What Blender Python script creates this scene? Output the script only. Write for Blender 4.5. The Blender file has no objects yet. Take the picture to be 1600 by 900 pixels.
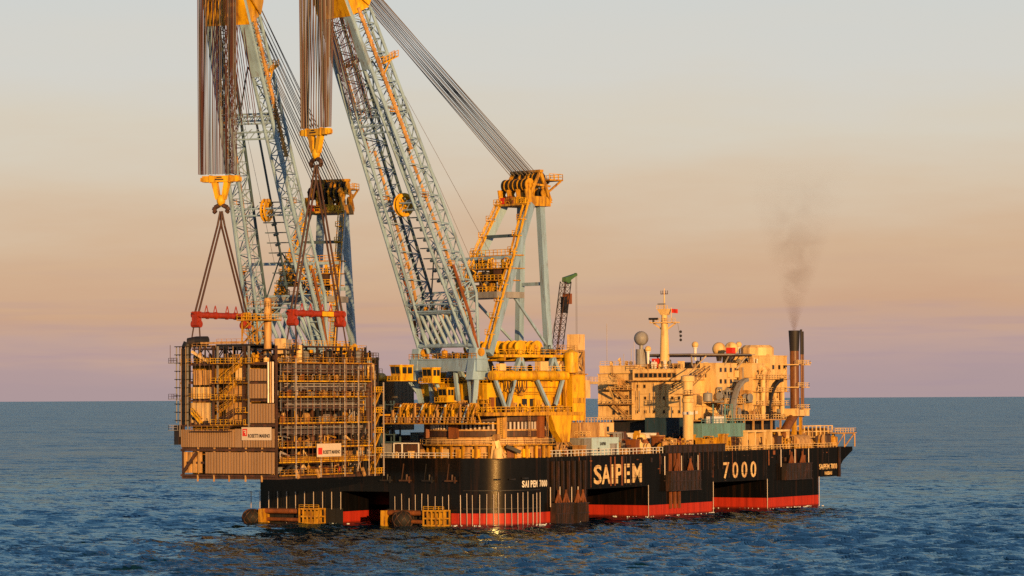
import bpy, math, random
import numpy as np
from mathutils import Vector, Matrix

# ---------------------------------------------------------------- camera, sky, sun, exposure
scene = bpy.context.scene
COL = scene.collection
R = math.radians
HEAD = R(31.0)                       # camera heading, from the ship's axis (+X = bow) towards port (+Y)
FWD = Vector((math.cos(HEAD), math.sin(HEAD), 0))
RGT = Vector((math.sin(HEAD), -math.cos(HEAD), 0))
CAM = -855.0 * FWD + 1.6 * RGT + Vector((0, 0, 33.0))

cam_data = bpy.data.cameras.new('camera')
cam_data.sensor_width = 36.0
cam_data.lens = 36.0 * 5200 / 1600
cam_data.clip_start = 1.0
cam_data.clip_end = 400000.0
cam = bpy.data.objects.new('camera', cam_data)
COL.objects.link(cam)
pitch, roll = R(1.906), R(0.286)
look = (FWD * math.cos(pitch) + Vector((0, 0, math.sin(pitch)))).normalized()
rgt = RGT.copy()
up = rgt.cross(look)
r2 = rgt * math.cos(roll) - up * math.sin(roll)
u2 = up * math.cos(roll) + rgt * math.sin(roll)
cam.matrix_world = Matrix(((r2.x, u2.x, -look.x, CAM.x), (r2.y, u2.y, -look.y, CAM.y),
                           (r2.z, u2.z, -look.z, CAM.z), (0, 0, 0, 1)))
scene.camera = cam

SUN_AZ = R(31.0 + 18.5)             # sun stands behind the camera, well to its right
SUN_EL = R(7.0)
to_sun = Vector((-math.cos(SUN_AZ) * math.cos(SUN_EL), -math.sin(SUN_AZ) * math.cos(SUN_EL), math.sin(SUN_EL)))
sun_data = bpy.data.lights.new('sun', 'SUN')
sun_data.energy = 5.0
sun_data.angle = R(0.6)
sun_data.color = (1.0, 0.52, 0.17)
sun = bpy.data.objects.new('sun', sun_data)
COL.objects.link(sun)
sun.rotation_euler = (-to_sun).to_track_quat('-Z', 'Y').to_euler()

world = bpy.data.worlds.new('World')
scene.world = world
world.use_nodes = True
wt = world.node_tree
wt.nodes.clear()
wo = wt.nodes.new('ShaderNodeOutputWorld')
bg = wt.nodes.new('ShaderNodeBackground')
sky = wt.nodes.new('ShaderNodeTexSky')
sky.sky_type = 'NISHITA'
sky.sun_disc = False
sky.sun_elevation = SUN_EL
sky.sun_rotation = math.atan2(to_sun.x, to_sun.y)
sky.air_density = 1.0
sky.dust_density = 1.0
sky.ozone_density = 2.0
bg.inputs['Strength'].default_value = 0.1
tc = wt.nodes.new('ShaderNodeTexCoord')
sep = wt.nodes.new('ShaderNodeSeparateXYZ')
wt.links.new(tc.outputs['Generated'], sep.inputs[0])
# soft uneven haze banks: shift the elevation a little before the twilight ramp is read
wmap = wt.nodes.new('ShaderNodeMapping')
wmap.inputs['Scale'].default_value = (7.0, 7.0, 42.0)
wt.links.new(tc.outputs['Generated'], wmap.inputs['Vector'])
wn = wt.nodes.new('ShaderNodeTexNoise')
wn.inputs['Scale'].default_value = 1.6
wn.inputs['Detail'].default_value = 5.0
wn.inputs['Roughness'].default_value = 0.55
wt.links.new(wmap.outputs['Vector'], wn.inputs['Vector'])
wm = wt.nodes.new('ShaderNodeMath'); wm.operation = 'MULTIPLY_ADD'
wt.links.new(wn.outputs['Fac'], wm.inputs[0]); wm.inputs[1].default_value = 0.030
wm2 = wt.nodes.new('ShaderNodeMath'); wm2.operation = 'SUBTRACT'
wt.links.new(sep.outputs['Z'], wm2.inputs[0]); wm2.inputs[1].default_value = 0.015
wt.links.new(wm2.outputs[0], wm.inputs[2])
ramp = wt.nodes.new('ShaderNodeValToRGB')
mr = wt.nodes.new('ShaderNodeMapRange')
mr.inputs['From Min'].default_value = 0.0
mr.inputs['From Max'].default_value = 0.16
wt.links.new(wm.outputs[0], mr.inputs['Value'])
wt.links.new(mr.outputs['Result'], ramp.inputs['Fac'])


def srgb(r, g, b):
    f = lambda c: (c / 255 / 12.92) if c / 255 <= 0.04045 else ((c / 255 + 0.055) / 1.055) ** 2.4
    return (f(r), f(g), f(b), 1.0)


stops = [(0.0, (174, 152, 154)), (0.05, (180, 155, 154)), (0.10, (193, 162, 150)), (0.16, (205, 166, 136)), (0.27, (211, 178, 146)),
         (0.39, (215, 195, 170)), (0.51, (215, 206, 189)), (0.63, (212, 210, 202)), (0.75, (208, 210, 206)), (1.0, (196, 204, 208))]
el = ramp.color_ramp.elements
el[0].position, el[0].color = stops[0][0], srgb(*stops[0][1])
el[1].position, el[1].color = stops[-1][0], srgb(*stops[-1][1])
for p_, c_ in stops[1:-1]:
    e_ = el.new(p_); e_.color = srgb(*c_)
sc10 = wt.nodes.new('ShaderNodeVectorMath'); sc10.operation = 'SCALE'
sc10.inputs['Scale'].default_value = 8.4           # the background strength is 0.1, the exposure + 0.25
# thin mauve cloud streaks low over the horizon
cm = wt.nodes.new('ShaderNodeMapping'); cm.inputs['Scale'].default_value = (10.0, 10.0, 190.0)
wt.links.new(tc.outputs['Generated'], cm.inputs['Vector'])
cn = wt.nodes.new('ShaderNodeTexNoise'); cn.inputs['Scale'].default_value = 1.3; cn.inputs['Detail'].default_value = 6
wt.links.new(cm.outputs['Vector'], cn.inputs['Vector'])
cr = wt.nodes.new('ShaderNodeMapRange'); cr.inputs['From Min'].default_value = 0.50; cr.inputs['From Max'].default_value = 0.72; cr.inputs['To Max'].default_value = 0.42
wt.links.new(cn.outputs['Fac'], cr.inputs['Value'])
ce = wt.nodes.new('ShaderNodeValToRGB')
ce.color_ramp.elements[0].position = 0.0; ce.color_ramp.elements[0].color = (0.4, 0.4, 0.4, 1)
ce.color_ramp.elements[1].position = 0.30; ce.color_ramp.elements[1].color = (0, 0, 0, 1)
c1_ = ce.color_ramp.elements.new(0.11); c1_.color = (1, 1, 1, 1)
c2_ = ce.color_ramp.elements.new(0.19); c2_.color = (0.3, 0.3, 0.3, 1)
ez = wt.nodes.new('ShaderNodeMapRange'); ez.inputs['From Max'].default_value = 0.16
wt.links.new(sep.outputs['Z'], ez.inputs['Value']); wt.links.new(ez.outputs['Result'], ce.inputs['Fac'])
cf = wt.nodes.new('ShaderNodeMath'); cf.operation = 'MULTIPLY'
wt.links.new(cr.outputs['Result'], cf.inputs[0]); wt.links.new(ce.outputs['Color'], cf.inputs[1])
cmix = wt.nodes.new('ShaderNodeMix'); cmix.data_type = 'RGBA'
wt.links.new(cf.outputs[0], cmix.inputs['Factor']); wt.links.new(ramp.outputs['Color'], cmix.inputs['A'])
cmix.inputs['B'].default_value = srgb(158, 138, 160)
wt.links.new(cmix.outputs['Result'], sc10.inputs[0])
fade = wt.nodes.new('ShaderNodeMapRange')
fade.interpolation_type = 'SMOOTHSTEP'
fade.inputs['From Min'].default_value = 0.12
fade.inputs['From Max'].default_value = 0.32
wt.links.new(sep.outputs['Z'], fade.inputs['Value'])
mix = wt.nodes.new('ShaderNodeMix'); mix.data_type = 'RGBA'
wt.links.new(fade.outputs['Result'], mix.inputs['Factor'])
wt.links.new(sc10.outputs['Vector'], mix.inputs['A'])
wt.links.new(sky.outputs['Color'], mix.inputs['B'])
wt.links.new(mix.outputs['Result'], bg.inputs['Color'])
wt.links.new(bg.outputs['Background'], wo.inputs['Surface'])

vs = scene.view_settings
vs.view_transform = 'Standard'
vs.look = 'None'
vs.exposure = 0.25
vs.gamma = 1.0
vs.use_curve_mapping = False
scene.cycles.max_bounces = 5
scene.cycles.diffuse_bounces = 2
scene.cycles.glossy_bounces = 2
scene.cycles.transmission_bounces = 2
scene.cycles.volume_bounces = 0
scene.cycles.use_denoising = False
scene.cycles.sample_clamp_direct = 12.0
scene.cycles.sample_clamp_indirect = 3.0

rng = random.Random(7)

# ---------------------------------------------------------------- materials
MATS = {}


def mat(name, col, rough=0.55, var=0.25, rust=0.0, rust_col=(0.10, 0.032, 0.010), scale=0.35, spec=0.4, metal=0.0, bump=0.0, streak=0.12):
    m = bpy.data.materials.new(name)
    m.use_nodes = True
    nt = m.node_tree
    b = nt.nodes['Principled BSDF']
    b.inputs['Roughness'].default_value = rough
    b.inputs['Specular IOR Level'].default_value = spec
    b.inputs['Metallic'].default_value = metal
    geo = nt.nodes.new('ShaderNodeNewGeometry')
    mp = nt.nodes.new('ShaderNodeMapping')
    mp.inputs['Scale'].default_value = (1.0, 1.0, streak)
    nt.links.new(geo.outputs['Position'], mp.inputs['Vector'])
    n1 = nt.nodes.new('ShaderNodeTexNoise')
    n1.inputs['Scale'].default_value = scale
    n1.inputs['Detail'].default_value = 6
    n1.inputs['Roughness'].default_value = 0.65
    nt.links.new(mp.outputs['Vector'], n1.inputs['Vector'])
    r1 = nt.nodes.new('ShaderNodeValToRGB')
    lo = tuple(c * (1 - var) for c in col); hi = tuple(min(1, c * (1 + var * 0.6)) for c in col)
    r1.color_ramp.elements[0].position = 0.3; r1.color_ramp.elements[0].color = (*lo, 1)
    r1.color_ramp.elements[1].position = 0.72; r1.color_ramp.elements[1].color = (*hi, 1)
    nt.links.new(n1.outputs['Fac'], r1.inputs['Fac'])
    out = r1.outputs['Color']
    if rust > 0:
        n2 = nt.nodes.new('ShaderNodeTexNoise')
        n2.inputs['Scale'].default_value = scale * 1.9
        n2.inputs['Detail'].default_value = 8
        n2.inputs['Roughness'].default_value = 0.7
        mp2 = nt.nodes.new('ShaderNodeMapping')
        mp2.inputs['Scale'].default_value = (1.0, 1.0, streak * 1.6)
        mp2.inputs['Location'].default_value = (31, 17, 5)
        nt.links.new(geo.outputs['Position'], mp2.inputs['Vector'])
        nt.links.new(mp2.outputs['Vector'], n2.inputs['Vector'])
        r2_ = nt.nodes.new('ShaderNodeValToRGB')
        r2_.color_ramp.elements[0].position = 0.60 - 0.18 * rust
        r2_.color_ramp.elements[0].color = (0, 0, 0, 1)
        r2_.color_ramp.elements[1].position = 0.74 - 0.14 * rust
        r2_.color_ramp.elements[1].color = (min(1, 0.55 + 0.4 * rust),) * 3 + (1,)
        nt.links.new(n2.outputs['Fac'], r2_.inputs['Fac'])
        mx = nt.nodes.new('ShaderNodeMix'); mx.data_type = 'RGBA'
        nt.links.new(r2_.outputs['Color'], mx.inputs['Factor'])
        nt.links.new(out, mx.inputs['A'])
        mx.inputs['B'].default_value = (*rust_col, 1)
        out = mx.outputs['Result']
    nt.links.new(out, b.inputs['Base Color'])
    if bump:
        bp_ = nt.nodes.new('ShaderNodeBump')
        bp_.inputs['Strength'].default_value = bump
        bp_.inputs['Distance'].default_value = 0.15
        nt.links.new(n1.outputs['Fac'], bp_.inputs['Height'])
        nt.links.new(bp_.outputs['Normal'], b.inputs['Normal'])
    MATS[name] = m
    return m


YEL = mat('yellow_crane_paint', (0.77, 0.43, 0.005), 0.5, 0.45, 0.62, (0.20, 0.055, 0.008))
YED = mat('worn_yellow_steel', (0.58, 0.30, 0.012), 0.6, 0.45, 0.75, (0.13, 0.04, 0.012), 0.6)
BLU = mat('pale_blue_grey_paint', (0.27, 0.43, 0.60), 0.5, 0.30, 0.35, (0.13, 0.08, 0.05), 0.4)
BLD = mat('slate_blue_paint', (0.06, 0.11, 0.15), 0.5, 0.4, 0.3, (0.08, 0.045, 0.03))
CRM = mat('cream_paint', (0.77, 0.53, 0.22), 0.55, 0.26, 0.45, (0.25, 0.10, 0.035), 0.3)
CRD = mat('stained_cream_paint', (0.54, 0.32, 0.11), 0.6, 0.4, 0.7, (0.18, 0.065, 0.02), 0.5)
WHT = mat('white_paint', (0.74, 0.72, 0.68), 0.5, 0.15, 0.2, (0.28, 0.16, 0.09), 0.5)
GRY = mat('grey_steel', (0.25, 0.25, 0.25), 0.5, 0.4, 0.35, (0.12, 0.06, 0.03))
CLA = mat('ribbed_cladding', (0.34, 0.215, 0.115), 0.5, 0.22, 0.15, (0.22, 0.12, 0.06), 0.25)
GAL = mat('galvanised_pipe', (0.48, 0.42, 0.37), 0.4, 0.35, 0.2, (0.22, 0.12, 0.06), 0.7, metal=0.2)
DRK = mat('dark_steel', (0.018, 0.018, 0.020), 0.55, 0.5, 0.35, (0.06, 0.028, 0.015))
BRN = mat('brown_steel', (0.065, 0.034, 0.021), 0.6, 0.5, 0.5, (0.15, 0.05, 0.02), 0.6)
RUS = mat('rusty_orange_steel', (0.24, 0.075, 0.018), 0.65, 0.5, 0.6, (0.07, 0.025, 0.012), 0.5)
ROP = mat('wire_rope_grey', (0.17, 0.155, 0.15), 0.5, 0.3)
RPB = mat('brown_greased_rope', (0.10, 0.032, 0.020), 0.55, 0.45)
SLG = mat('dark_sling_rope', (0.06, 0.025, 0.018), 0.6, 0.4)
RED = mat('red_oxide_paint', (0.33, 0.035, 0.012), 0.5, 0.35, 0.3, (0.13, 0.02, 0.012), 0.6)
SGR = mat('signal_red', (0.62, 0.03, 0.015), 0.5, 0.2)
GRN = mat('green_paint', (0.07, 0.17, 0.045), 0.5, 0.3)
TEA = mat('teal_container_paint', (0.13, 0.28, 0.30), 0.5, 0.25, 0.35, (0.12, 0.10, 0.07), 0.5)
CBL = mat('blue_container_paint', (0.02, 0.05, 0.08), 0.5, 0.3, 0.3, (0.08, 0.05, 0.04))
GLS = mat('dark_window_glass', (0.015, 0.018, 0.02), 0.12, 0.1, spec=0.6)
PBW = mat('pale_blue_white_paint', (0.42, 0.60, 0.68), 0.5, 0.15, 0.2, (0.28, 0.16, 0.09), 0.5)
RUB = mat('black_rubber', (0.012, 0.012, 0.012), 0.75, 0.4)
INK = mat('dark_lettering', (0.03, 0.025, 0.025), 0.6, 0.1)
LET = mat('cream_hull_lettering', (0.78, 0.56, 0.25), 0.55, 0.25, 0.75, (0.30, 0.10, 0.03), 0.35)
LEW = mat('white_hull_lettering', (0.75, 0.70, 0.60), 0.55, 0.2, 0.2)
BAN = mat('banner_cloth', (0.62, 0.52, 0.40), 0.7, 0.08)
FUN = mat('scorched_funnel_steel', (0.17, 0.065, 0.02), 0.42, 0.45, 0.5, (0.05, 0.02, 0.012), 0.5)
SOT = mat('sooty_black', (0.02, 0.016, 0.015), 0.6, 0.4)
ANC = mat('rusted_dark_plate', (0.022, 0.015, 0.012), 0.6, 0.5, 0.6, (0.075, 0.028, 0.015), 0.6)


def hull_material():
    m = mat('black_hull_paint', (0.0045, 0.0048, 0.006), 0.20, 0.4, 0.0, spec=0.26, scale=0.5)
    nt = m.node_tree
    b = nt.nodes['Principled BSDF']
    base = b.inputs['Base Color'].links[0].from_socket
    geo = nt.nodes.new('ShaderNodeNewGeometry')
    sp = nt.nodes.new('ShaderNodeSeparateXYZ')
    nt.links.new(geo.outputs['Position'], sp.inputs[0])
    # rust runs: tall thin streaks
    mp = nt.nodes.new('ShaderNodeMapping'); mp.inputs['Scale'].default_value = (1, 1, 0.05)
    nt.links.new(geo.outputs['Position'], mp.inputs['Vector'])
    n = nt.nodes.new('ShaderNodeTexNoise'); n.inputs['Scale'].default_value = 0.55; n.inputs['Detail'].default_value = 7
    n.inputs['Roughness'].default_value = 0.75
    nt.links.new(mp.outputs['Vector'], n.inputs['Vector'])
    rr = nt.nodes.new('ShaderNodeValToRGB')
    rr.color_ramp.elements[0].position = 0.53; rr.color_ramp.elements[0].color = (0, 0, 0, 1)
    rr.color_ramp.elements[1].position = 0.75; rr.color_ramp.elements[1].color = (0.8, 0.8, 0.8, 1)
    nt.links.new(n.outputs['Fac'], rr.inputs['Fac'])
    mx = nt.nodes.new('ShaderNodeMix'); mx.data_type = 'RGBA'
    nt.links.new(rr.outputs['Color'], mx.inputs['Factor'])
    nt.links.new(base, mx.inputs['A']); mx.inputs['B'].default_value = (0.042, 0.018, 0.010, 1)
    # antifouling below the boot line
    nz = nt.nodes.new('ShaderNodeTexNoise'); nz.inputs['Scale'].default_value = 0.3
    nt.links.new(geo.outputs['Position'], nz.inputs['Vector'])
    rd = nt.nodes.new('ShaderNodeValToRGB')
    rd.color_ramp.elements[0].position = 0.25; rd.color_ramp.elements[0].color = (0.13, 0.014, 0.012, 1)
    rd.color_ramp.elements[1].position = 0.55; rd.color_ramp.elements[1].color = (0.44, 0.034, 0.018, 1)
    nt.links.new(n.outputs['Fac'], rd.inputs['Fac'])
    ls = nt.nodes.new('ShaderNodeMath'); ls.operation = 'LESS_THAN'; ls.inputs[1].default_value = 3.4
    nt.links.new(sp.outputs['Z'], ls.inputs[0])
    m2 = nt.nodes.new('ShaderNodeMix'); m2.data_type = 'RGBA'
    nt.links.new(ls.outputs[0], m2.inputs['Factor'])
    nt.links.new(mx.outputs['Result'], m2.inputs['A']); nt.links.new(rd.outputs['Color'], m2.inputs['B'])
    # weed and wet line just above the water
    wl = nt.nodes.new('ShaderNodeMapRange'); wl.inputs['From Min'].default_value = 0.35; wl.inputs['From Max'].default_value = 0.9
    wl.inputs['To Min'].default_value = 0.85; wl.inputs['To Max'].default_value = 0.0
    nt.links.new(sp.outputs['Z'], wl.inputs['Value'])
    m3 = nt.nodes.new('ShaderNodeMix'); m3.data_type = 'RGBA'
    nt.links.new(wl.outputs['Result'], m3.inputs['Factor'])
    nt.links.new(m2.outputs['Result'], m3.inputs['A']); m3.inputs['B'].default_value = (0.05, 0.012, 0.01, 1)
    df = nt.nodes.new('ShaderNodeBsdfDiffuse'); gs = nt.nodes.new('ShaderNodeBsdfGlossy'); gs.inputs['Roughness'].default_value = 0.18; gs.inputs['Color'].default_value = (1.0, 0.84, 0.58, 1)
    nt.links.new(m3.outputs['Result'], df.inputs['Color'])
    ms = nt.nodes.new('ShaderNodeMixShader'); ms.inputs['Fac'].default_value = 0.036
    nt.links.new(df.outputs[0], ms.inputs[1]); nt.links.new(gs.outputs[0], ms.inputs[2])
    nt.links.new(ms.outputs[0], nt.nodes['Material Output'].inputs['Surface'])
    # slight dishing of the shell plates between the frames
    wv = nt.nodes.new('ShaderNodeTexNoise'); wv.inputs['Scale'].default_value = 0.45; wv.inputs['Detail'].default_value = 3
    nt.links.new(geo.outputs['Position'], wv.inputs['Vector'])
    bp_ = nt.nodes.new('ShaderNodeBump'); bp_.inputs['Strength'].default_value = 0.10; bp_.inputs['Distance'].default_value = 0.10
    nt.links.new(wv.outputs['Fac'], bp_.inputs['Height'])
    nt.links.new(bp_.outputs['Normal'], df.inputs['Normal']); nt.links.new(bp_.outputs['Normal'], gs.inputs['Normal'])
    return m


HUL = hull_material()

# ---------------------------------------------------------------- mesh tools


class MB:
    def __init__(s):
        s.v = []; s.f = []; s.smooth = False

    def add(s, vs_, fs_):
        o = len(s.v)
        s.v.extend([tuple(p) for p in vs_])
        s.f.extend([tuple(i + o for i in f) for f in fs_])
        return s

    def box(s, x0, x1, y0, y1, z0, z1):
        if x1 < x0: x0, x1 = x1, x0
        if y1 < y0: y0, y1 = y1, y0
        if z1 < z0: z0, z1 = z1, z0
        v = [(x0, y0, z0), (x1, y0, z0), (x1, y1, z0), (x0, y1, z0), (x0, y0, z1), (x1, y0, z1), (x1, y1, z1), (x0, y1, z1)]
        return s.add(v, [(3, 2, 1, 0), (4, 5, 6, 7), (0, 1, 5, 4), (1, 2, 6, 5), (2, 3, 7, 6), (3, 0, 4, 7)])

    def tube(s, p0, p1, r, n=6, r2=None, caps=True):
        p0 = Vector(p0); p1 = Vector(p1); d = p1 - p0
        if d.length < 1e-6: return s
        d.normalize()
        a = Vector((0, 0, 1)) if abs(d.z) < 0.9 else Vector((1, 0, 0))
        u = d.cross(a).normalized(); w = d.cross(u)
        if r2 is None: r2 = r
        vv = []
        for p, q in ((p0, r), (p1, r2)):
            for i in range(n):
                t = 2 * math.pi * (i + 0.5) / n
                vv.append(p + (u * math.cos(t) + w * math.sin(t)) * q)
        ff = [(i, (i + 1) % n, n + (i + 1) % n, n + i) for i in range(n)]
        if caps:
            ff += [tuple(range(n - 1, -1, -1)), tuple(range(n, 2 * n))]
        return s.add(vv, ff)

    def path(s, pts, r, n=6):
        for a, b in zip(pts[:-1], pts[1:]): s.tube(a, b, r, n)
        return s

    def beam(s, p0, p1, w, h):
        p0 = Vector(p0); p1 = Vector(p1); d = (p1 - p0)
        if d.length < 1e-6: return s
        d.normalize()
        a = Vector((0, 0, 1)) if abs(d.z) < 0.98 else Vector((1, 0, 0))
        u = d.cross(a).normalized() * (w / 2); k = u.cross(d).normalized() * (h / 2)
        vv = []
        for p in (p0, p1):
            vv += [p - u - k, p + u - k, p + u + k, p - u + k]
        return s.add(vv, [(0, 3, 2, 1), (4, 5, 6, 7), (0, 1, 5, 4), (1, 2, 6, 5), (2, 3, 7, 6), (3, 0, 4, 7)])

    def prism(s, pts, z0, z1):
        n = len(pts)
        vv = [(p[0], p[1], z0) for p in pts] + [(p[0], p[1], z1) for p in pts]
        return s.add(vv, [tuple(range(n - 1, -1, -1)), tuple(range(n, 2 * n))] + [(i, (i + 1) % n, n + (i + 1) % n, n + i) for i in range(n)])

    def plate(s, pts, nrm):
        """polygon pts (3d) given thickness along nrm"""
        n = len(pts); nv = Vector(nrm)
        vv = [Vector(p) for p in pts] + [Vector(p) + nv for p in pts]
        return s.add(vv, [tuple(range(n - 1, -1, -1)), tuple(range(n, 2 * n))] + [(i, (i + 1) % n, n + (i + 1) % n, n + i) for i in range(n)])

    def lathe(s, prof, c, n=16, axis='z', closed=False):
        vv = []
        for r, h in prof:
            for i in range(n):
                t = 2 * math.pi * i / n
                a, b = r * math.cos(t), r * math.sin(t)
                q = (a, b, h) if axis == 'z' else ((h, a, b) if axis == 'x' else (b, h, a))
                vv.append((c[0] + q[0], c[1] + q[1], c[2] + q[2]))
        m = len(prof)
        ff = [(j * n + i, j * n + (i + 1) % n, (j + 1) * n + (i + 1) % n, (j + 1) * n + i) for j in range(m - 1) for i in range(n)]
        if closed: ff += [((m - 1) * n + i, (m - 1) * n + (i + 1) % n, (i + 1) % n, i) for i in range(n)]
        else: ff += [tuple(range(n - 1, -1, -1)), tuple(range((m - 1) * n, m * n))]
        return s.add(vv, ff)

    def ball(s, c, r, n=14, m=9, zs=1.0):
        prof = [(max(0.02 * r, r * math.sin(math.pi * j / m)), -r * zs * math.cos(math.pi * j / m)) for j in range(m + 1)]
        return s.lathe(prof, c, n)

    def rail(s, pts, h=1.2, step=2.2, r=0.07, mid=True):
        for a, b in zip(pts[:-1], pts[1:]):
            a = Vector(a); b = Vector(b); L = (b - a).length
            k = max(1, int(round(L / step)))
            for i in range(k + 1):
                p = a.lerp(b, i / k)
                s.beam(p, p + Vector((0, 0, h)), r * 1.5, r * 1.5)
            for hh in ((h, h * 0.52) if mid else (h,)):
                s.beam(a + Vector((0, 0, hh)), b + Vector((0, 0, hh)), r * 1.5, r * 1.5)
        return s

    def stair(s, a, b, side, w=1.2, n=8, r=0.08):
        """flight from a up to b; side = unit vector of its width"""
        a = Vector(a); b = Vector(b); sd = Vector(side) * w
        for k in (0, 1):
            s.beam(a + sd * k, b + sd * k, 0.16, 0.4)
            s.beam(a + sd * k + Vector((0, 0, 1.1)), b + sd * k + Vector((0, 0, 1.1)), r * 1.4, r * 1.4)
            for i in range(0, n + 1, 3):
                p = a.lerp(b, i / n) + sd * k
                s.beam(p, p + Vector((0, 0, 1.1)), r, r)
        for i in range(n):
            p = a.lerp(b, (i + 0.5) / n)
            s.beam(p, p + sd, 0.3, 0.06)
        return s

    def mesh(s, name):
        me = bpy.data.meshes.new(name)
        me.from_pydata(s.v, [], s.f)
        if s.smooth:
            me.polygons.foreach_set('use_smooth', [True] * len(me.polygons))
            try:
                me.set_sharp_from_angle(angle=R(40))
            except Exception:
                pass
        me.update()
        return me

    def build(s, name, m, parent=None, smooth=False):
        s.smooth = s.smooth or smooth
        me = s.mesh(name)
        me.materials.append(m)
        o = bpy.data.objects.new(name, me)
        COL.objects.link(o)
        if parent is not None: o.parent = parent
        return o


def inst(name, me, parent=None, loc=(0, 0, 0), rot=(0, 0, 0), sc=(1, 1, 1)):
    o = bpy.data.objects.new(name, me)
    COL.objects.link(o)
    o.location = loc; o.rotation_euler = rot; o.scale = sc
    if parent is not None: o.parent = parent
    return o


def thing(name, label, cat, loc=(0, 0, 0), rz=0.0, group=None):
    o = bpy.data.objects.new(name, None)
    COL.objects.link(o)
    o.empty_display_size = 1
    o.location = loc; o.rotation_euler = (0, 0, rz)
    o['label'] = label; o['category'] = cat
    if group: o['group'] = group
    return o


def tag(o, label, cat, group=None):
    o['label'] = label; o['category'] = cat
    if group: o['group'] = group
    return o


def copy_tree(o, parent=None):
    c = o.copy(); COL.objects.link(c)
    c.parent = parent
    for ch in list(o.children): copy_tree(ch, c)
    return c


def text_mesh(txt, bold=0.0, depth=0.05):
    cu = bpy.data.curves.new('lettering', 'FONT')
    cu.body = txt
    cu.extrude = depth
    cu.offset = bold
    cu.resolution_u = 3
    ob = bpy.data.objects.new('lettering_tmp', cu)
    COL.objects.link(ob)
    bpy.context.view_layer.update()
    dg = bpy.context.evaluated_depsgraph_get()
    me = bpy.data.meshes.new_from_object(ob.evaluated_get(dg))
    COL.objects.unlink(ob); bpy.data.objects.remove(ob)
    co = np.zeros(len(me.vertices) * 3); me.vertices.foreach_get('co', co); co = co.reshape(-1, 3)
    mn = co.min(0); mx_ = co.max(0)
    co[:, 0] = (co[:, 0] - mn[0]) / (mx_[0] - mn[0]); co[:, 1] = (co[:, 1] - mn[1]) / (mx_[1] - mn[1])
    me.vertices.foreach_set('co', co.ravel())
    return me          # unit square in x,y


def text(name, txt, m, parent, origin, xdir, w, h, bold=0.0, depth=0.05):
    """lettering with its lower left corner at origin, reading along xdir, standing up along +z"""
    me = text_mesh(txt, bold, depth)
    me.materials.clear(); me.materials.append(m)
    o = bpy.data.objects.new(name, me); COL.objects.link(o)
    x = Vector(xdir).normalized(); z = Vector((0, 0, 1)); n = x.cross(z)
    M = Matrix(((x.x * w, z.x * h, n.x, origin[0]), (x.y * w, z.y * h, n.y, origin[1]), (x.z * w, z.z * h, n.z, origin[2]), (0, 0, 0, 1)))
    if parent is not None: o.parent = parent
    o.matrix_local = M
    return o


# ---------------------------------------------------------------- small machinery prototypes (unit size, base at z = 0)
PROTO = {}


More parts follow.
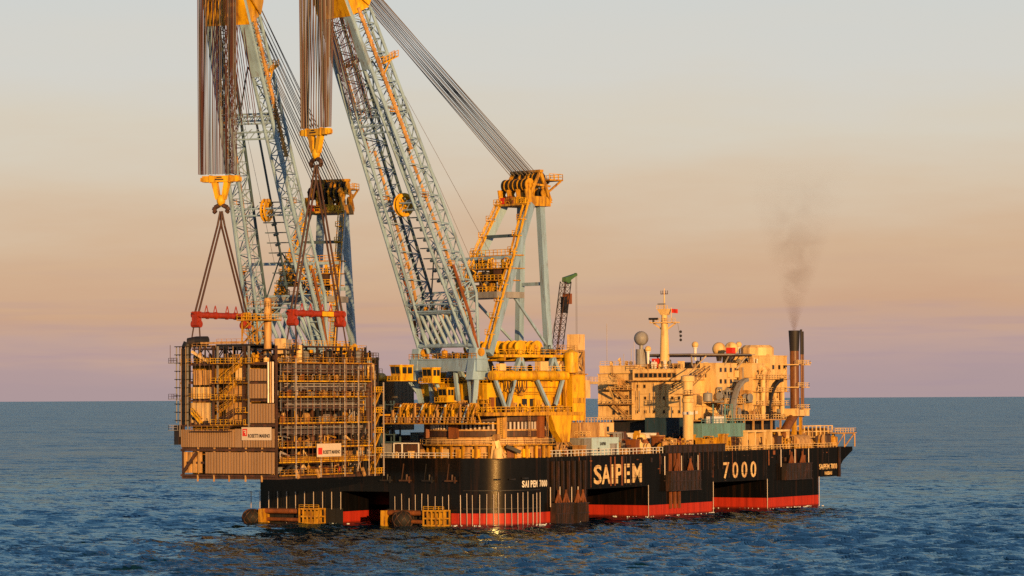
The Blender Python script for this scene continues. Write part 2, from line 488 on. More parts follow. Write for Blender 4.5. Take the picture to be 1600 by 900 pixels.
def proto(kind, m):
    key = (kind, m.name)
    if key in PROTO: return PROTO[key]
    b = MB()
    if kind == 'storage_tank':
        b.lathe([(0.02, 0.04), (0.34, 0.08), (0.42, 0.16), (0.42, 0.84), (0.34, 0.92), (0.02, 0.96)], (0, 0, 0), 12)
        for i in range(3):
            t = 2.1 * i; b.beam((0.4 * math.cos(t), 0.4 * math.sin(t), 0), (0.4 * math.cos(t), 0.4 * math.sin(t), 0.3), 0.06, 0.06)
        b.tube((0, 0, 0.95), (0, 0, 1.08), 0.06); b.smooth = True
    elif kind == 'pressure_drum':
        b.lathe([(0.02, -0.5), (0.2, -0.46), (0.29, -0.36), (0.29, 0.36), (0.2, 0.46), (0.02, 0.5)], (0, 0, 0.55), 12, 'x')
        b.box(-0.3, -0.2, -0.25, 0.25, 0, 0.4); b.box(0.2, 0.3, -0.25, 0.25, 0, 0.4)
        b.tube((0.1, 0, 0.8), (0.1, 0, 1.0), 0.06); b.smooth = True
    elif kind == 'equipment_cabinet':
        b.box(-0.45, 0.45, -0.4, 0.4, 0.06, 0.92); b.box(-0.4, 0.4, -0.35, 0.35, 0, 0.06); b.box(-0.5, 0.5, -0.46, 0.46, 0.92, 1.0)
        b.box(-0.38, -0.03, -0.43, -0.4, 0.12, 0.86); b.box(0.03, 0.38, -0.43, -0.4, 0.12, 0.86)
        b.box(-0.48, -0.45, -0.3, -0.02, 0.12, 0.86); b.box(-0.48, -0.45, 0.04, 0.32, 0.4, 0.86)
    elif kind == 'pump_skid':
        b.box(-0.5, 0.5, -0.4, 0.4, 0, 0.14); b.tube((-0.4, 0, 0.42), (0.1, 0, 0.42), 0.26, 8); b.tube((0.1, 0, 0.42), (0.45, 0, 0.42), 0.14, 8)
        b.tube((0.32, 0, 0.42), (0.32, 0, 1.0), 0.08); b.tube((0.32, 0, 0.95), (-0.2, 0.2, 0.95), 0.07); b.tube((-0.2, 0.2, 0.95), (-0.2, 0.2, 0.14), 0.06)
    elif kind == 'pipe_spool':
        for k, (x, y) in enumerate(((-0.3, -0.2), (0.0, 0.1), (0.3, -0.05))):
            b.path([(x, y, 0), (x, y, 0.75 - 0.14 * k), (x + 0.22, y, 0.92 - 0.1 * k), (x + 0.22, y + 0.35, 0.92 - 0.1 * k), (x + 0.22, y + 0.35, 0)], 0.06, 6)
            b.tube((x, y, 0.3), (x, y, 0.38), 0.11, 8)
        b.tube((-0.5, -0.3, 0.5), (0.5, -0.3, 0.5), 0.055)
    elif kind == 'winch_drum':
        for y in (-0.45, -0.02, 0.42):
            b.tube((0, y, 0.5), (0, y + 0.06, 0.5), 0.46, 14)
        b.tube((0, -0.4, 0.5), (0, 0.42, 0.5), 0.28, 12); b.box(-0.5, 0.5, -0.5, 0.5, 0, 0.08)
        b.beam((-0.42, -0.5, 0), (0, -0.48, 0.5), 0.08, 0.08); b.beam((0.42, -0.5, 0), (0, -0.48, 0.5), 0.08, 0.08)
    elif kind == 'steel_frame':
        for x in (-0.45, 0.0, 0.45):
            for y in (-0.4, 0.4): b.beam((x, y, 0), (x, y, 1), 0.07, 0.07)
        for z in (0.35, 0.68, 0.98):
            for y in (-0.4, 0.4): b.beam((-0.45, y, z), (0.45, y, z), 0.06, 0.06)
            for x in (-0.45, 0.45): b.beam((x, -0.4, z), (x, 0.4, z), 0.06, 0.06)
        b.beam((-0.45, -0.4, 0), (0, -0.4, 0.68), 0.05, 0.05); b.beam((0.45, -0.4, 0.35), (0, -0.4, 1), 0.05, 0.05)
    elif kind == 'vent_cowl':
        b.tube((0, 0, 0), (0, 0, 0.62), 0.2, 10); b.tube((0, 0, 0.62), (-0.18, 0, 0.86), 0.24, 10, 0.34)
        b.tube((0, 0, 0.05), (0, 0, 0.12), 0.3, 10)
    elif kind == 'valve_stand':
        b.tube((0, 0, 0), (0, 0, 0.85), 0.12, 6); b.tube((-0.05, 0, 0.85), (0.05, 0, 0.85), 0.34, 8); b.tube((-0.4, 0, 0.3), (0.4, 0, 0.3), 0.1, 6)
        b.box(-0.3, 0.3, -0.3, 0.3, 0, 0.1)
    me = b.mesh(kind); me.materials.append(m)
    PROTO[key] = me
    return me


KINDS = ['storage_tank', 'pressure_drum', 'equipment_cabinet', 'pump_skid', 'pipe_spool', 'winch_drum', 'steel_frame', 'valve_stand', 'vent_cowl']


def clutter(parent, x0, x1, y0, y1, z, n, mats, smin=1.2, smax=3.0, hmax=3.0, kinds=KINDS, rg=rng):
    for _ in range(n):
        k = rg.choice(kinds); m = rg.choice(mats)
        s_ = rg.uniform(smin, smax)
        h = min(hmax, s_ * rg.uniform(0.7, 1.5))
        inst(k, proto(k, m), parent, (rg.uniform(x0, x1), rg.uniform(y0, y1), z), (0, 0, rg.choice((0, math.pi / 2, math.pi, -math.pi / 2))), (s_, s_ * rg.uniform(0.6, 1.1), h))


# ---------------------------------------------------------------- sea: one sheet to the horizon, real waves where they can be told apart
def build_sea():
    def axis(dense0, dense1, step0, grow, far0, far1, step_far):
        a = [dense0]; st = step0
        while a[-1] < dense1:
            a.append(a[-1] + st); st *= grow
        while a[-1] < far1:
            st *= step_far; a.append(a[-1] + st)
        lo = [dense0]; st = step0
        while lo[-1] > far0:
            st *= step_far; lo.append(lo[-1] - st)
        return np.array(sorted(set(lo[1:] + a)))
    D = axis(360.0, 2600.0, 0.55, 1.0031, -3000.0, 180000.0, 1.35)
    lat_r = axis(0.0, 230.0, 0.72, 1.0008, -0.1, 150000.0, 1.4)
    lat_r = lat_r[lat_r >= 0]
    Lt = np.concatenate([-lat_r[:0:-1], lat_r])
    dd, ll = np.meshgrid(D, Lt, indexing='ij')
    sd = np.gradient(D)[:, None] * np.ones_like(ll); sl = np.abs(np.gradient(Lt))[None, :] * np.ones_like(dd)
    sp_ = np.maximum(sd, sl)
    X = CAM.x + dd * FWD.x + ll * RGT.x
    Y = CAM.y + dd * FWD.y + ll * RGT.y
    Z = np.zeros_like(X); DX = np.zeros_like(X); DY = np.zeros_like(X)
    g = np.random.RandomState(4)
    wind = HEAD + R(16)
    for i in range(90):
        lam = 1.9 * (10.0 / 1.9) ** ((i + g.rand()) / 90)
        th = wind + g.randn() * 0.5
        k = 2 * math.pi / lam
        amp = 0.030 * lam ** 0.45 * (0.6 + 0.8 * g.rand())
        w = np.clip((lam / sp_ - 2.0) / 1.5, 0, 1)
        ph = k * (math.cos(th) * X + math.sin(th) * Y) + g.rand() * 6.283
        # patches of stronger and weaker chop
        Z += w * amp * np.sin(ph)
        q = w * amp * 0.8 * np.cos(ph)
        DX += q * math.cos(th); DY += q * math.sin(th)
    for lam, am, th in ((31, 0.06, HEAD + 0.5), (44, 0.09, HEAD - 0.2), (23, 0.05, HEAD + 0.1)):
        Z += am * np.clip((lam / sp_ - 2.0) / 1.5, 0, 1) * np.sin(2 * math.pi / lam * (math.cos(th) * X + math.sin(th) * Y) + lam)
    gust = 0.85 + 0.35 * np.sin(X / 61 + 1.3 * np.sin(Y / 97)) * np.sin(Y / 73 + np.sin(X / 118))
    Z *= gust
    co = np.stack([X + DX, Y + DY, Z], -1).reshape(-1, 3)
    nr, nc = X.shape
    idx = np.arange(nr * nc).reshape(nr, nc)
    q = np.stack([idx[:-1, :-1], idx[:-1, 1:], idx[1:, 1:], idx[1:, :-1]], -1).reshape(-1, 4)
    q = q[:, ::-1]
    me = bpy.data.meshes.new('sea')
    me.vertices.add(len(co)); me.vertices.foreach_set('co', co.ravel())
    me.loops.add(q.size); me.loops.foreach_set('vertex_index', q.ravel())
    me.polygons.add(len(q)); me.polygons.foreach_set('loop_start', np.arange(0, q.size, 4)); me.polygons.foreach_set('loop_total', np.full(len(q), 4))
    me.polygons.foreach_set('use_smooth', np.ones(len(q), bool))
    me.update(); me.validate()
    m = bpy.data.materials.new('sea_water'); m.use_nodes = True
    nt = m.node_tree; nt.nodes.clear()
    out = nt.nodes.new('ShaderNodeOutputMaterial')
    body = nt.nodes.new('ShaderNodeBsdfDiffuse'); body.inputs['Color'].default_value = (0.003, 0.021, 0.048, 1)
    gl = nt.nodes.new('ShaderNodeBsdfGlossy'); gl.inputs['Roughness'].default_value = 0.11; gl.inputs['Color'].default_value = (0.54, 0.78, 0.92, 1)
    fr = nt.nodes.new('ShaderNodeFresnel'); fr.inputs['IOR'].default_value = 1.33
    fq = nt.nodes.new('ShaderNodeMath'); fq.operation = 'MULTIPLY'; fq.inputs[1].default_value = 0.66
    fp = nt.nodes.new('ShaderNodeMath'); fp.operation = 'POWER'; fp.inputs[1].default_value = 1.5
    nt.links.new(fr.outputs['Fac'], fp.inputs[0]); nt.links.new(fp.outputs[0], fq.inputs[0])
    fm = nt.nodes.new('ShaderNodeMath'); fm.operation = 'MINIMUM'; fm.inputs[1].default_value = 0.56
    nt.links.new(fq.outputs[0], fm.inputs[0])
    mxs = nt.nodes.new('ShaderNodeMixShader')
    nt.links.new(fm.outputs[0], mxs.inputs['Fac']); nt.links.new(body.outputs[0], mxs.inputs[1]); nt.links.new(gl.outputs[0], mxs.inputs[2])
    nt.links.new(mxs.outputs[0], out.inputs['Surface'])
    geo = nt.nodes.new('ShaderNodeNewGeometry')
    mp = nt.nodes.new('ShaderNodeMapping'); mp.inputs['Rotation'].default_value = (0, 0, -wind); mp.inputs['Scale'].default_value = (1.0, 0.45, 1.0)
    nt.links.new(geo.outputs['Position'], mp.inputs['Vector'])
    # chop too fine for the mesh: slopes from noise at several sizes, added to the wave normal
    prev = geo.outputs['Normal']
    gn = nt.nodes.new('ShaderNodeTexNoise'); gn.inputs['Scale'].default_value = 0.011; gn.inputs['Detail'].default_value = 3
    nt.links.new(geo.outputs['Position'], gn.inputs['Vector'])
    gus = nt.nodes.new('ShaderNodeMapRange'); gus.inputs['From Min'].default_value = 0.35; gus.inputs['From Max'].default_value = 0.65; gus.inputs['To Min'].default_value = 0.7; gus.inputs['To Max'].default_value = 1.2
    nt.links.new(gn.outputs['Fac'], gus.inputs['Value'])
    for sc_, k_, dt_ in ((1.5, 1.7, 2), (0.55, 1.8, 2), (0.16, 1.5, 3), (0.04, 1.2, 3), (0.009, 0.6, 3)):
        n1 = nt.nodes.new('ShaderNodeTexNoise'); n1.inputs['Scale'].default_value = sc_; n1.inputs['Detail'].default_value = dt_; n1.inputs['Roughness'].default_value = 0.6
        nt.links.new(mp.outputs['Vector'], n1.inputs['Vector'])
        sb = nt.nodes.new('ShaderNodeVectorMath'); sb.operation = 'SUBTRACT'; sb.inputs[1].default_value = (0.5, 0.5, 0.5)
        nt.links.new(n1.outputs['Color'], sb.inputs[0])
        ml = nt.nodes.new('ShaderNodeVectorMath'); ml.operation = 'MULTIPLY'; ml.inputs[1].default_value = (k_, k_, 0)
        nt.links.new(sb.outputs[0], ml.inputs[0])
        if sc_ > 0.1:
            mg = nt.nodes.new('ShaderNodeVectorMath'); mg.operation = 'SCALE'
            nt.links.new(ml.outputs[0], mg.inputs[0]); nt.links.new(gus.outputs['Result'], mg.inputs['Scale']); ml = mg
        ad = nt.nodes.new('ShaderNodeVectorMath'); ad.operation = 'ADD'
        nt.links.new(prev, ad.inputs[0]); nt.links.new(ml.outputs[0], ad.inputs[1])
        prev = ad.outputs[0]
    nz_ = nt.nodes.new('ShaderNodeVectorMath'); nz_.operation = 'NORMALIZE'
    nt.links.new(prev, nz_.inputs[0]); prev = nz_.outputs[0]
    for nd in (body, gl, fr): nt.links.new(prev, nd.inputs['Normal'])
    me.materials.append(m)
    o = bpy.data.objects.new('sea', me); COL.objects.link(o)
    o['kind'] = 'structure'
    return o


build_sea()

# ---------------------------------------------------------------- the ship: hull box on columns
W = 85.0
RAD = 16.0
DECK = 17.6
ship = thing('crane_vessel', 'long black semi-submersible crane vessel with red waterline floating on the sea', 'ship', (0, 0, 0))


def arc(cx, cy, r, a0, a1, n):
    return [(cx + r * math.cos(R(a0 + (a1 - a0) * i / n)), cy + r * math.sin(R(a0 + (a1 - a0) * i / n))) for i in range(n + 1)]


outline = arc(RAD, RAD, RAD, 270, 180, 20) + arc(RAD, W - RAD, RAD, 180, 90, 20) + [(190, W), (198, W - 8), (198, 0)]
outline = outline[::-1]
hb = MB().prism(outline, 8.8, DECK)
hull = hb.build('hull', HUL, ship, True)


def inset_arc(r): return arc(RAD, RAD, r, 270, 180, 20)


def column(name, pts):
    return MB().prism(pts[::-1], -4, 9.2).build('column', HUL, ship, True)


e = 0.06
column('c', [(40, e)] + arc(RAD, RAD, RAD - e, 270, 180, 20) + [(e, 36), (40, 36)])
column('c', [(e, W - 34)] + arc(RAD, W - RAD, RAD - e, 180, 90, 20) + [(40, W - e), (40, W - 34)])
for x0, x1 in ((75.6, 113.8), (148.6, 183.3)):
    column('c', [(x1, e), (x0, e), (x0, 19.3), (x1, 19.3)])
    column('c', [(x1, W - 19.3), (x0, W - 19.3), (x0, W - e), (x1, W - e)])
# low pontoon braces between the stern columns
MB().tube((22, 34, 2.2), (22, W - 34, 2.2), 2.4, 14).build('brace', HUL, ship, True)
MB().tube((58, 10, -0.6), (58, W - 10, -0.6), 2.0, 12).build('brace', HUL, ship, True)
# plating seams as thin proud straps, strake by strake
for z in (11.2, 14.6):
    sm = MB()
    pts = [(197, -0.02)] + arc(RAD, RAD, RAD + 0.02, 270, 180, 20) + [(-0.02, W - RAD)]
    for a, b in zip(pts[:-1], pts[1:]): sm.beam((a[0], a[1], z), (b[0], b[1], z), 0.10, 0.10)
    sm.build('plating_strap', HUL, ship)
for x in (22, 30, 41, 46.5, 74, 86, 98, 108, 117, 131, 146, 158, 170, 184):
    MB().box(x - 0.06, x + 0.06, -0.05, 0.02, 9.0, DECK - 0.4).build('frame_strap', HUL, ship)
# deck sheet
MB().prism([(p[0] * 0.996 + 0.3, p[1] * 0.992 + 0.34) for p in outline], DECK + 0.004, DECK + 0.06).build('main_deck', BRN, ship)
# rubbing strake and side recess with rusted guide rails
MB().box(41, 75, -0.25, 0.0, 8.75, 9.15).build('rubbing_strake', HUL, ship)
# raised rusty bulwark amidships
bw = MB(); bw.box(86, 122, 0.02, 0.3, DECK, 19.6)
for x in range(87, 122, 3): bw.box(x, x + 0.2, -0.22, 0.02, 12.5, 19.5)
bw.box(85.8, 122.2, -0.2, 0.5, 19.6, 19.85)
bw.build('bulwark', ANC, ship)
# bow overhang: tapered box under the forecastle and the forward rail platform
bo = MB(); bo.plate([(198.02, 1, 9.4), (198.02, 1, DECK), (214, 3, DECK), (214, 3, DECK - 1.2), (205, 2, 13.5)], (0, 14, 0)); bo.build('bow_sponson', HUL, ship)
MB().box(197.4, 198.3, -0.4, 0.6, 8.6, DECK + 0.2).build('bow_post', ANC, ship)
bt = MB()
for y in (2, 9, 16):
    bt.path([(206, y, DECK), (213.5, y, DECK + 4.2), (213.5, y, DECK)], 0.22); bt.tube((200, y, DECK + 4.2), (213.5, y, DECK + 4.2), 0.22); bt.tube((206, y, DECK), (206, y, DECK + 4.2), 0.2)
    bt.tube((200, y, DECK), (206, y, DECK + 4.2), 0.16)
bt.box(199, 214, 1.5, 16.5, DECK + 4.2, DECK + 4.45)
bt.build('bow_platform', CRD, ship)
MB().rail([(199, 1.7, DECK + 4.45), (213.8, 1.7, DECK + 4.45), (213.8, 16, DECK + 4.45)], 1.3, 1.8, 0.08).build('railing', CRM, ship)
# deck edge railing, section by section
for a, b in ((16, 30), (30, 44), (44, 58), (58, 72), (72, 85)):
    MB().rail([(a, 0.5, DECK), (b, 0.5, DECK)], 1.7, 1.9, 0.09).build('railing', WHT, ship)
for a, b in ((123, 138), (138, 152), (152, 167), (167, 182), (182, 197)):
    MB().rail([(a, 0.5, DECK), (b, 0.5, DECK)], 1.4, 2.2, 0.08).build('railing', CRM, ship)
ap = [(p[0], p[1], DECK) for p in arc(RAD, RAD, RAD - 0.5, 270, 180, 9)]
MB().rail(ap, 1.4, 2.4, 0.08).build('railing', CRM, ship)
for a, b in ((16, 26), (26, 37), (37, 48), (48, 60), (60, 69)):
    MB().rail([(0.5, a, DECK), (0.5, b, DECK)], 1.4, 2.0, 0.08).build('railing', WHT, ship)

# fender pipes standing against the stern columns, each its own pipe
pipe = MB().tube((0, 0, 0.2), (0, 0, 9.0), 0.12, 6).mesh('fender_pipe'); pipe.materials.append(GAL)
pipe_s = MB().tube((0, 0, 4.0), (0, 0, 8.6), 0.11, 6).mesh('fender_pipe'); pipe_s.materials.append(GAL)
for i in range(15):
    a = R(188 + i * 5.9)
    a += R(rng.uniform(-0.8, 0.8))
    inst('fender_pipe', pipe, ship, (RAD + (RAD + 0.45) * math.cos(a), RAD + (RAD + 0.45) * math.sin(a), 0), (R(rng.uniform(-0.6, 0.6)), R(rng.uniform(-0.6, 0.6)), 0), (0.8, 0.8, rng.uniform(0.9, 1.0)))
for i in range(9):
    inst('fender_pipe', pipe_s, ship, (-0.45, 17 + i * 2.15 + rng.uniform(-0.4, 0.4), 0), (R(rng.uniform(-1, 1)), 0, 0), (0.8, 0.8, rng.uniform(0.8, 1.02)))
for i in range(11):
    inst('fender_pipe', pipe_s, ship, (-0.45, W - 34 + i * 2.9, 0))
rl = MB()
for z in (4.6, 9.3):
    p_ = arc(RAD, RAD, RAD + 0.3, 270, 190, 16)
    for a, b in zip(p_[:-1], p_[1:]): rl.beam((a[0], a[1], z), (b[0], b[1], z), 0.3, 0.18)
rl.build('fender_ring', DRK, ship)
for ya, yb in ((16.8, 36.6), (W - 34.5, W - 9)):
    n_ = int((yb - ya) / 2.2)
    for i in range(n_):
        MB().box(-0.42, -0.05, ya + i * 2.2, ya + i * 2.2 + 2.05, -1.0, 4.3).build('shade_fender_panel', RUB, ship)  # dark panels added over the red band, which lies in shade here
# stern boat landings: yellow cage and orange beam at each stern column
for y0, nm in ((17.0, 'a'), (W - 29.0, 'b')):
    lg = MB()
    for i in range(6):
        for x in (-3.4, -0.6): lg.beam((x, y0 + i * 1.25, -0.4), (x, y0 + i * 1.25, 4.1), 0.34, 0.34)
    for z in (0.3, 2.1, 4.1):
        for x in (-3.4, -0.6): lg.beam((x, y0 - 0.2, z), (x, y0 + 6.45, z), 0.3, 0.4)
        for y in (y0, y0 + 6.25): lg.beam((-3.4, y, z), (-0.2, y, z), 0.3, 0.3)
    cage = lg.build('landing_cage', YED, ship)  # cage and beams take darker colours that stand in for shade
    MB().tube((-1.9, y0 + 6.6, 3.4), (-1.9, y0 + 19, 3.4), 0.7, 10).build('landing_beam', RUS, ship, True)
    MB().tube((-3.2, y0 + 6.6, 1.2), (-1.0, y0 + 19, 1.2), 0.5, 8).build('landing_beam', RUS, ship, True)
    MB().box(-3.6, -0.1, y0 + 18, y0 + 19.4, -0.5, 4.0).build('landing_post', YED, ship)
    MB().rail([(-3.4, y0, 4.3), (-3.4, y0 + 6.3, 4.3)], 0.9, 1.5, 0.06).build('railing', YEL, cage)
# bitts and small brackets on the stern quarter
for k, y in enumerate((15, 22, 29, 35)):
    bb = MB(); bb.box(-1.2, 0.1, y, y + 3.2, 11.6, 12.0); bb.box(-1.3, -0.9, y - 0.1, y + 0.2, 11.2, 12.9); bb.beam((-0.3, y + 2.9, 11.8), (-0.1, y + 2.4, 16.2), 0.22, 0.22)
    bb.tube((-0.5, y + 1.2, 12), (-0.5, y + 1.2, 13.4), 0.3, 8); bb.build('fairlead_bracket', DRK if k % 2 else BRN, ship)
for k, (a_, z) in enumerate(((222, 12.0), (236, 12.0), (250, 12.2))):
    c_ = (RAD + (RAD + 0.4) * math.cos(R(a_)), RAD + (RAD + 0.4) * math.sin(R(a_)))
    MB().box(c_[0] - 1.0, c_[0] + 1.0, c_[1] - 0.4, c_[1] + 0.4, z, z + 0.35).build('fairlead_bracket', DRK, ship)


# anchor racks hanging on the side, with anchor and chain
def anchor_rack(x, w, z0, z1, out=1.8, ribs=8):
    b = MB(); b.box(x, x + w, -out, -0.08, z0, z1)
    for i in range(ribs):
        xx = x + w * (i + 0.5) / ribs
        b.box(xx - 0.12, xx + 0.12, -out - 0.18, -out, z0 + 0.1, z1 - 0.1)
    for z in (z0 + 0.15, (z0 + z1) / 2, z1 - 0.15): b.box(x - 0.15, x + w + 0.15, -out - 0.22, -out + 0.02, z - 0.13, z + 0.13)
    rack = b.build('anchor_rack', ANC, ship)
    for sx in (0.28, 0.72):
        a = MB(); cx = x + w * sx
        a.beam((cx, -out * 0.6, z1), (cx, -out * 0.6, z1 + 3.4), 0.4, 0.4)
        a.beam((cx - 1.5, -out * 0.6, z1), (cx, -out * 0.6, z1 + 2.6), 0.3, 0.5); a.beam((cx + 1.5, -out * 0.6, z1), (cx, -out * 0.6, z1 + 2.6), 0.3, 0.5)
        a.build('anchor', RUS, rack)
    for sx in (-0.05, 0.5, 1.05):
        MB().tube((x + w * sx, -0.35, z1 - 1), (x + w * sx, -0.35, z1 + 4.2), 0.14, 6).build('guide_pipe', GAL, rack)
    return rack


anchor_rack(22.0, 9.0, 0.0, 5.6)
anchor_rack(33.0, 6.2, 0.0, 5.4)
anchor_rack(85.5, 18.0, 7.0, 12.6)
anchor_rack(158.0, 17.0, 8.4, 13.4)
for x in (23, 25.5, 28, 31, 34, 37, 39.5): MB().box(x - 0.3, x + 0.3, -0.7, -0.04, 6.0, 16.5).build('rust_guide', ANC, ship)
for x in (88, 90.5, 93): MB().box(x - 0.45, x + 0.45, -0.6, -0.05, 2.2, 17.5).build('rust_guide', RUS, ship)
for x in (149, 163, 167, 172): MB().tube((x, -0.4, 13.0), (x, -0.4, 17.4), 0.14, 6).build('guide_pipe', RUS, ship)
for x in (75.4, 114, 148.4, 183.4): MB().tube((x, -0.15, 0.2), (x, -0.15, 9), 0.09, 6).build('corner_pipe', GAL, ship)

# names painted on the sides: raised weld-on letters
X_ = (1, 0, 0)
ws = [('S', 45.2, 4.2), ('A', 49.6, 4.6), ('I', 54.8, 1.0), ('P', 57.2, 3.9), ('E', 62.0, 3.8), ('M', 66.6, 5.2)]
for ch, x, w in ws: text('hull_letter', ch, LET, hull, (x, -0.03, 9.9), X_, w, 5.2, 0.022, 0.04)
for ch, x in (('7', 120.6), ('0', 126.2), ('0', 132.0), ('0', 137.8)): text('hull_letter', ch, LET, hull, (x, -0.03, 9.7), X_, 3.6, 4.7, 0.012, 0.04)
text('hull_letter', 'SAIPEM 7000', LET, hull, (183.8, -0.03, 11.0), X_, 12.4, 1.7, 0.02, 0.04)
text('hull_letter', 'NASSAU', LET, hull, (187.6, -0.03, 9.3), X_, 5.0, 1.1, 0.02, 0.04)
s_ = 'SAIPEM 7000'
for i, ch in enumerate(s_):
    if ch == ' ': continue
    a = R(247 + (270 - 247) * 0.0 + i * 3.55)
    if a < R(270):
        p_ = (RAD + (RAD + 0.04) * math.cos(a), RAD + (RAD + 0.04) * math.sin(a), 10.0); d_ = (-math.sin(a), math.cos(a), 0)
    else:
        p_ = (RAD + (a - R(270)) * RAD, -0.04, 10.0); d_ = (1, 0, 0)
    text('hull_letter', ch, LEW, hull, p_, d_, 0.3 if ch == 'I' else 0.82, 1.75, 0.03, 0.04)

# weld-on rust and dirt: doublers, scuppers and chafing strips along the shell
g3 = random.Random(5)
for i in range(46):
    x = g3.uniform(18, 196); z = g3.uniform(9.6, 16.6); w_ = g3.uniform(0.25, 1.4); h_ = g3.choice((0.25, 0.4, 1.2, 2.4))
    if 44 < x < 73 or 119 < x < 142 or x > 183: z = g3.choice((16.0, 9.1)); h_ = 0.3
    MB().box(x, x + w_, -0.12, -0.02, z, min(17.3, z + h_)).build('doubler_plate', g3.choice([ANC, HUL, ANC, BRN, RUS]), ship)
for i in range(26):
    x = g3.uniform(18, 196)
    MB().box(x, x + 0.22, -0.06, -0.015, g3.uniform(8.9, 13), 17.4).build('scupper_run', g3.choice([ANC, ANC, RUS]), ship)
# rust-stained patch across the big letters
for x, w_ in ((54.0, 0.8), (56.4, 0.6), (60.2, 0.9), (62.8, 0.5), (64.9, 0.8)):
    MB().box(x, x + w_, -0.10, -0.085, 9.3, 17.2).build('rust_run', g3.choice([RUS, ANC]), ship)
# floating fenders: black balls in chain nets beside the stern columns
for (x, y, r, lab) in ((-2.8, 30.0, 2.9, 'big round black fender in a chain net by the near stern column'), (-2.8, W - 7.0, 2.7, 'round black fender in a chain net at the far stern column')):
    t = thing('floating_fender', lab, 'fender', (x, y, 1.6), 0, 'floating fenders at the stern')
    MB().ball((0, 0, 0), r, 18, 12, 0.85).build('ball', RUB, t, True)
    nb = MB()
    for i in range(9):
        for sgn in (1, -1):
            pts = [((r + 0.06) * math.sin(R(18 * j)) * math.cos(R(40 * i) + sgn * R(10 * j)), (r + 0.06) * math.sin(R(18 * j)) * math.sin(R(40 * i) + sgn * R(10 * j)), -0.85 * (r + 0.06) * math.cos(R(18 * j))) for j in range(1, 10)]
            nb.path(pts, 0.09, 4)
    nb.build('chain_net', BRN, t)

# ---------------------------------------------------------------- deck machinery along the side and stern (parts of the ship's deck)
warm = [CRD, YED, CRM, YED, RUS, BRN, CRD, GRY]
clutter(ship, 30, 44, 2.5, 10, DECK, 22, warm, 1.6, 3.4, 4.0)
clutter(ship, 60, 86, 2.5, 9, DECK, 34, [BRN, RUS, CRD, GRY, DRK, CRM], 1.6, 3.6, 4.0)
clutter(ship, 70, 120, 9, 22, DECK, 40, [BRN, RUS, CRD, GRY, DRK, CRM, YED, BLD], 2.2, 5.0, 6.0)
clutter(ship, 88, 122, 2, 8, DECK + 0.3, 34, [YED, CRD, RUS, YED], 2.0, 3.6, 4.6)
clutter(ship, 124, 184, 2.5, 10, DECK, 60, [CRD, CRM, YED, CRD, BRN], 2.0, 4.0, 5.0)
clutter(ship, 182, 206, 2.5, 12, DECK, 24, [CRD, YED, CRD, BRN], 1.8, 3.6, 4.2)
clutter(ship, 1.5, 14, 22, 36, DECK, 18, [YED, CRD, CRM, BRN, GRY], 1.4, 3.0, 3.2)
clutter(ship, 1.5, 10, 36, 62, DECK, 20, [YED, CRD, BLD, BRN, GRY, TEA], 1.6, 3.4, 4.0)
clutter(ship, 62, 90, 9, 20, DECK, 46, [CRD, YED, CRM, BRN, RUS, CRD], 2.6, 5.2, 8.5)
clutter(ship, 64, 110, 3, 9, DECK, 40, [CRD, YED, BRN, RUS, CRM, DRK], 1.2, 2.8, 4.5, ['pipe_spool', 'steel_frame', 'valve_stand', 'pump_skid', 'vent_cowl'])
clutter(ship, 120, 182, 3, 9, DECK, 46, [CRD, YED, CRD, BRN, RUS, DRK], 1.6, 3.6, 7.0, ['pipe_spool', 'steel_frame', 'steel_frame', 'valve_stand', 'pump_skid', 'vent_cowl'])
clutter(ship, 176, 200, 3, 14, DECK, 26, [CRD, YED, CRD, BRN, CRM], 2.0, 4.0, 6.0)
clutter(ship, 20, 60, 32, 60, DECK, 26, [GRY, BLD, CRD, DRK, TEA], 2.5, 5.5, 6.0)

# broken foam where the swell washes the columns
fm_ = MB(); gf = random.Random(9)
per = [(p[0], p[1]) for p in arc(RAD, RAD, RAD, 270, 180, 30)] + [(0, 16 + i) for i in range(21)] + [(16 + i, 0) for i in range(25)]
for x0, x1 in ((75.6, 113.8), (148.6, 183.3)): per += [(x0 + (x1 - x0) * i / 40, 0) for i in range(41)] + [(x0, 19 * i / 16) for i in range(17)]
per += [(0, W - 34 + i) for i in range(20)]
for (x, y) in per:
    if math.sin(x * 0.9 + y * 1.3) + gf.uniform(-0.6, 0.6) < 0.1: continue
    for _ in range(3):
        if gf.random() < 0.45: continue
        cx_ = x + gf.uniform(-2.6, 0.2); cy_ = y + gf.uniform(-2.6, 0.3); r = gf.uniform(0.06, 0.26); st_ = gf.uniform(1.0, 3.0); n = 7; a0 = gf.uniform(0, 6)
        z = 0.34 + gf.uniform(0, 0.1)
        pts = [(cx_ + r * st_ * math.cos(a0 + 6.283 * k / n) * gf.uniform(0.6, 1.1) * 0.6, cy_ + r * math.sin(a0 + 6.283 * k / n) * gf.uniform(0.6, 1.1) * st_ * 0.6) for k in range(n)]
        fm_.prism(pts, z - 0.3, z)
fo = fm_.build('foam', mat('sea_foam', (0.55, 0.62, 0.66), 0.8, 0.2), None)
fo['kind'] = 'stuff'; tag(fo, 'broken white foam washing round the columns at the waterline', 'foam')

# ---------------------------------------------------------------- the two revolving heavy-lift cranes (local +x = boom direction, z = 0 at deck)
HOOK_A = Vector((-40, 31.5, 0)); HOOK_B = Vector((-40, 61.0, 0))
CEN_A = Vector((17, 16, DECK)); CEN_B = Vector((16, 72.0, DECK))
REACH = 59.0
FX, FZ, HZ = 14.0, 27.5, 125.0
AX = Vector((REACH - FX - 1.0, 0, HZ - FZ)).normalized()
BACK = Vector((-AX.z, 0, AX.x))
BL = math.hypot(REACH - FX - 1.0, HZ - FZ)


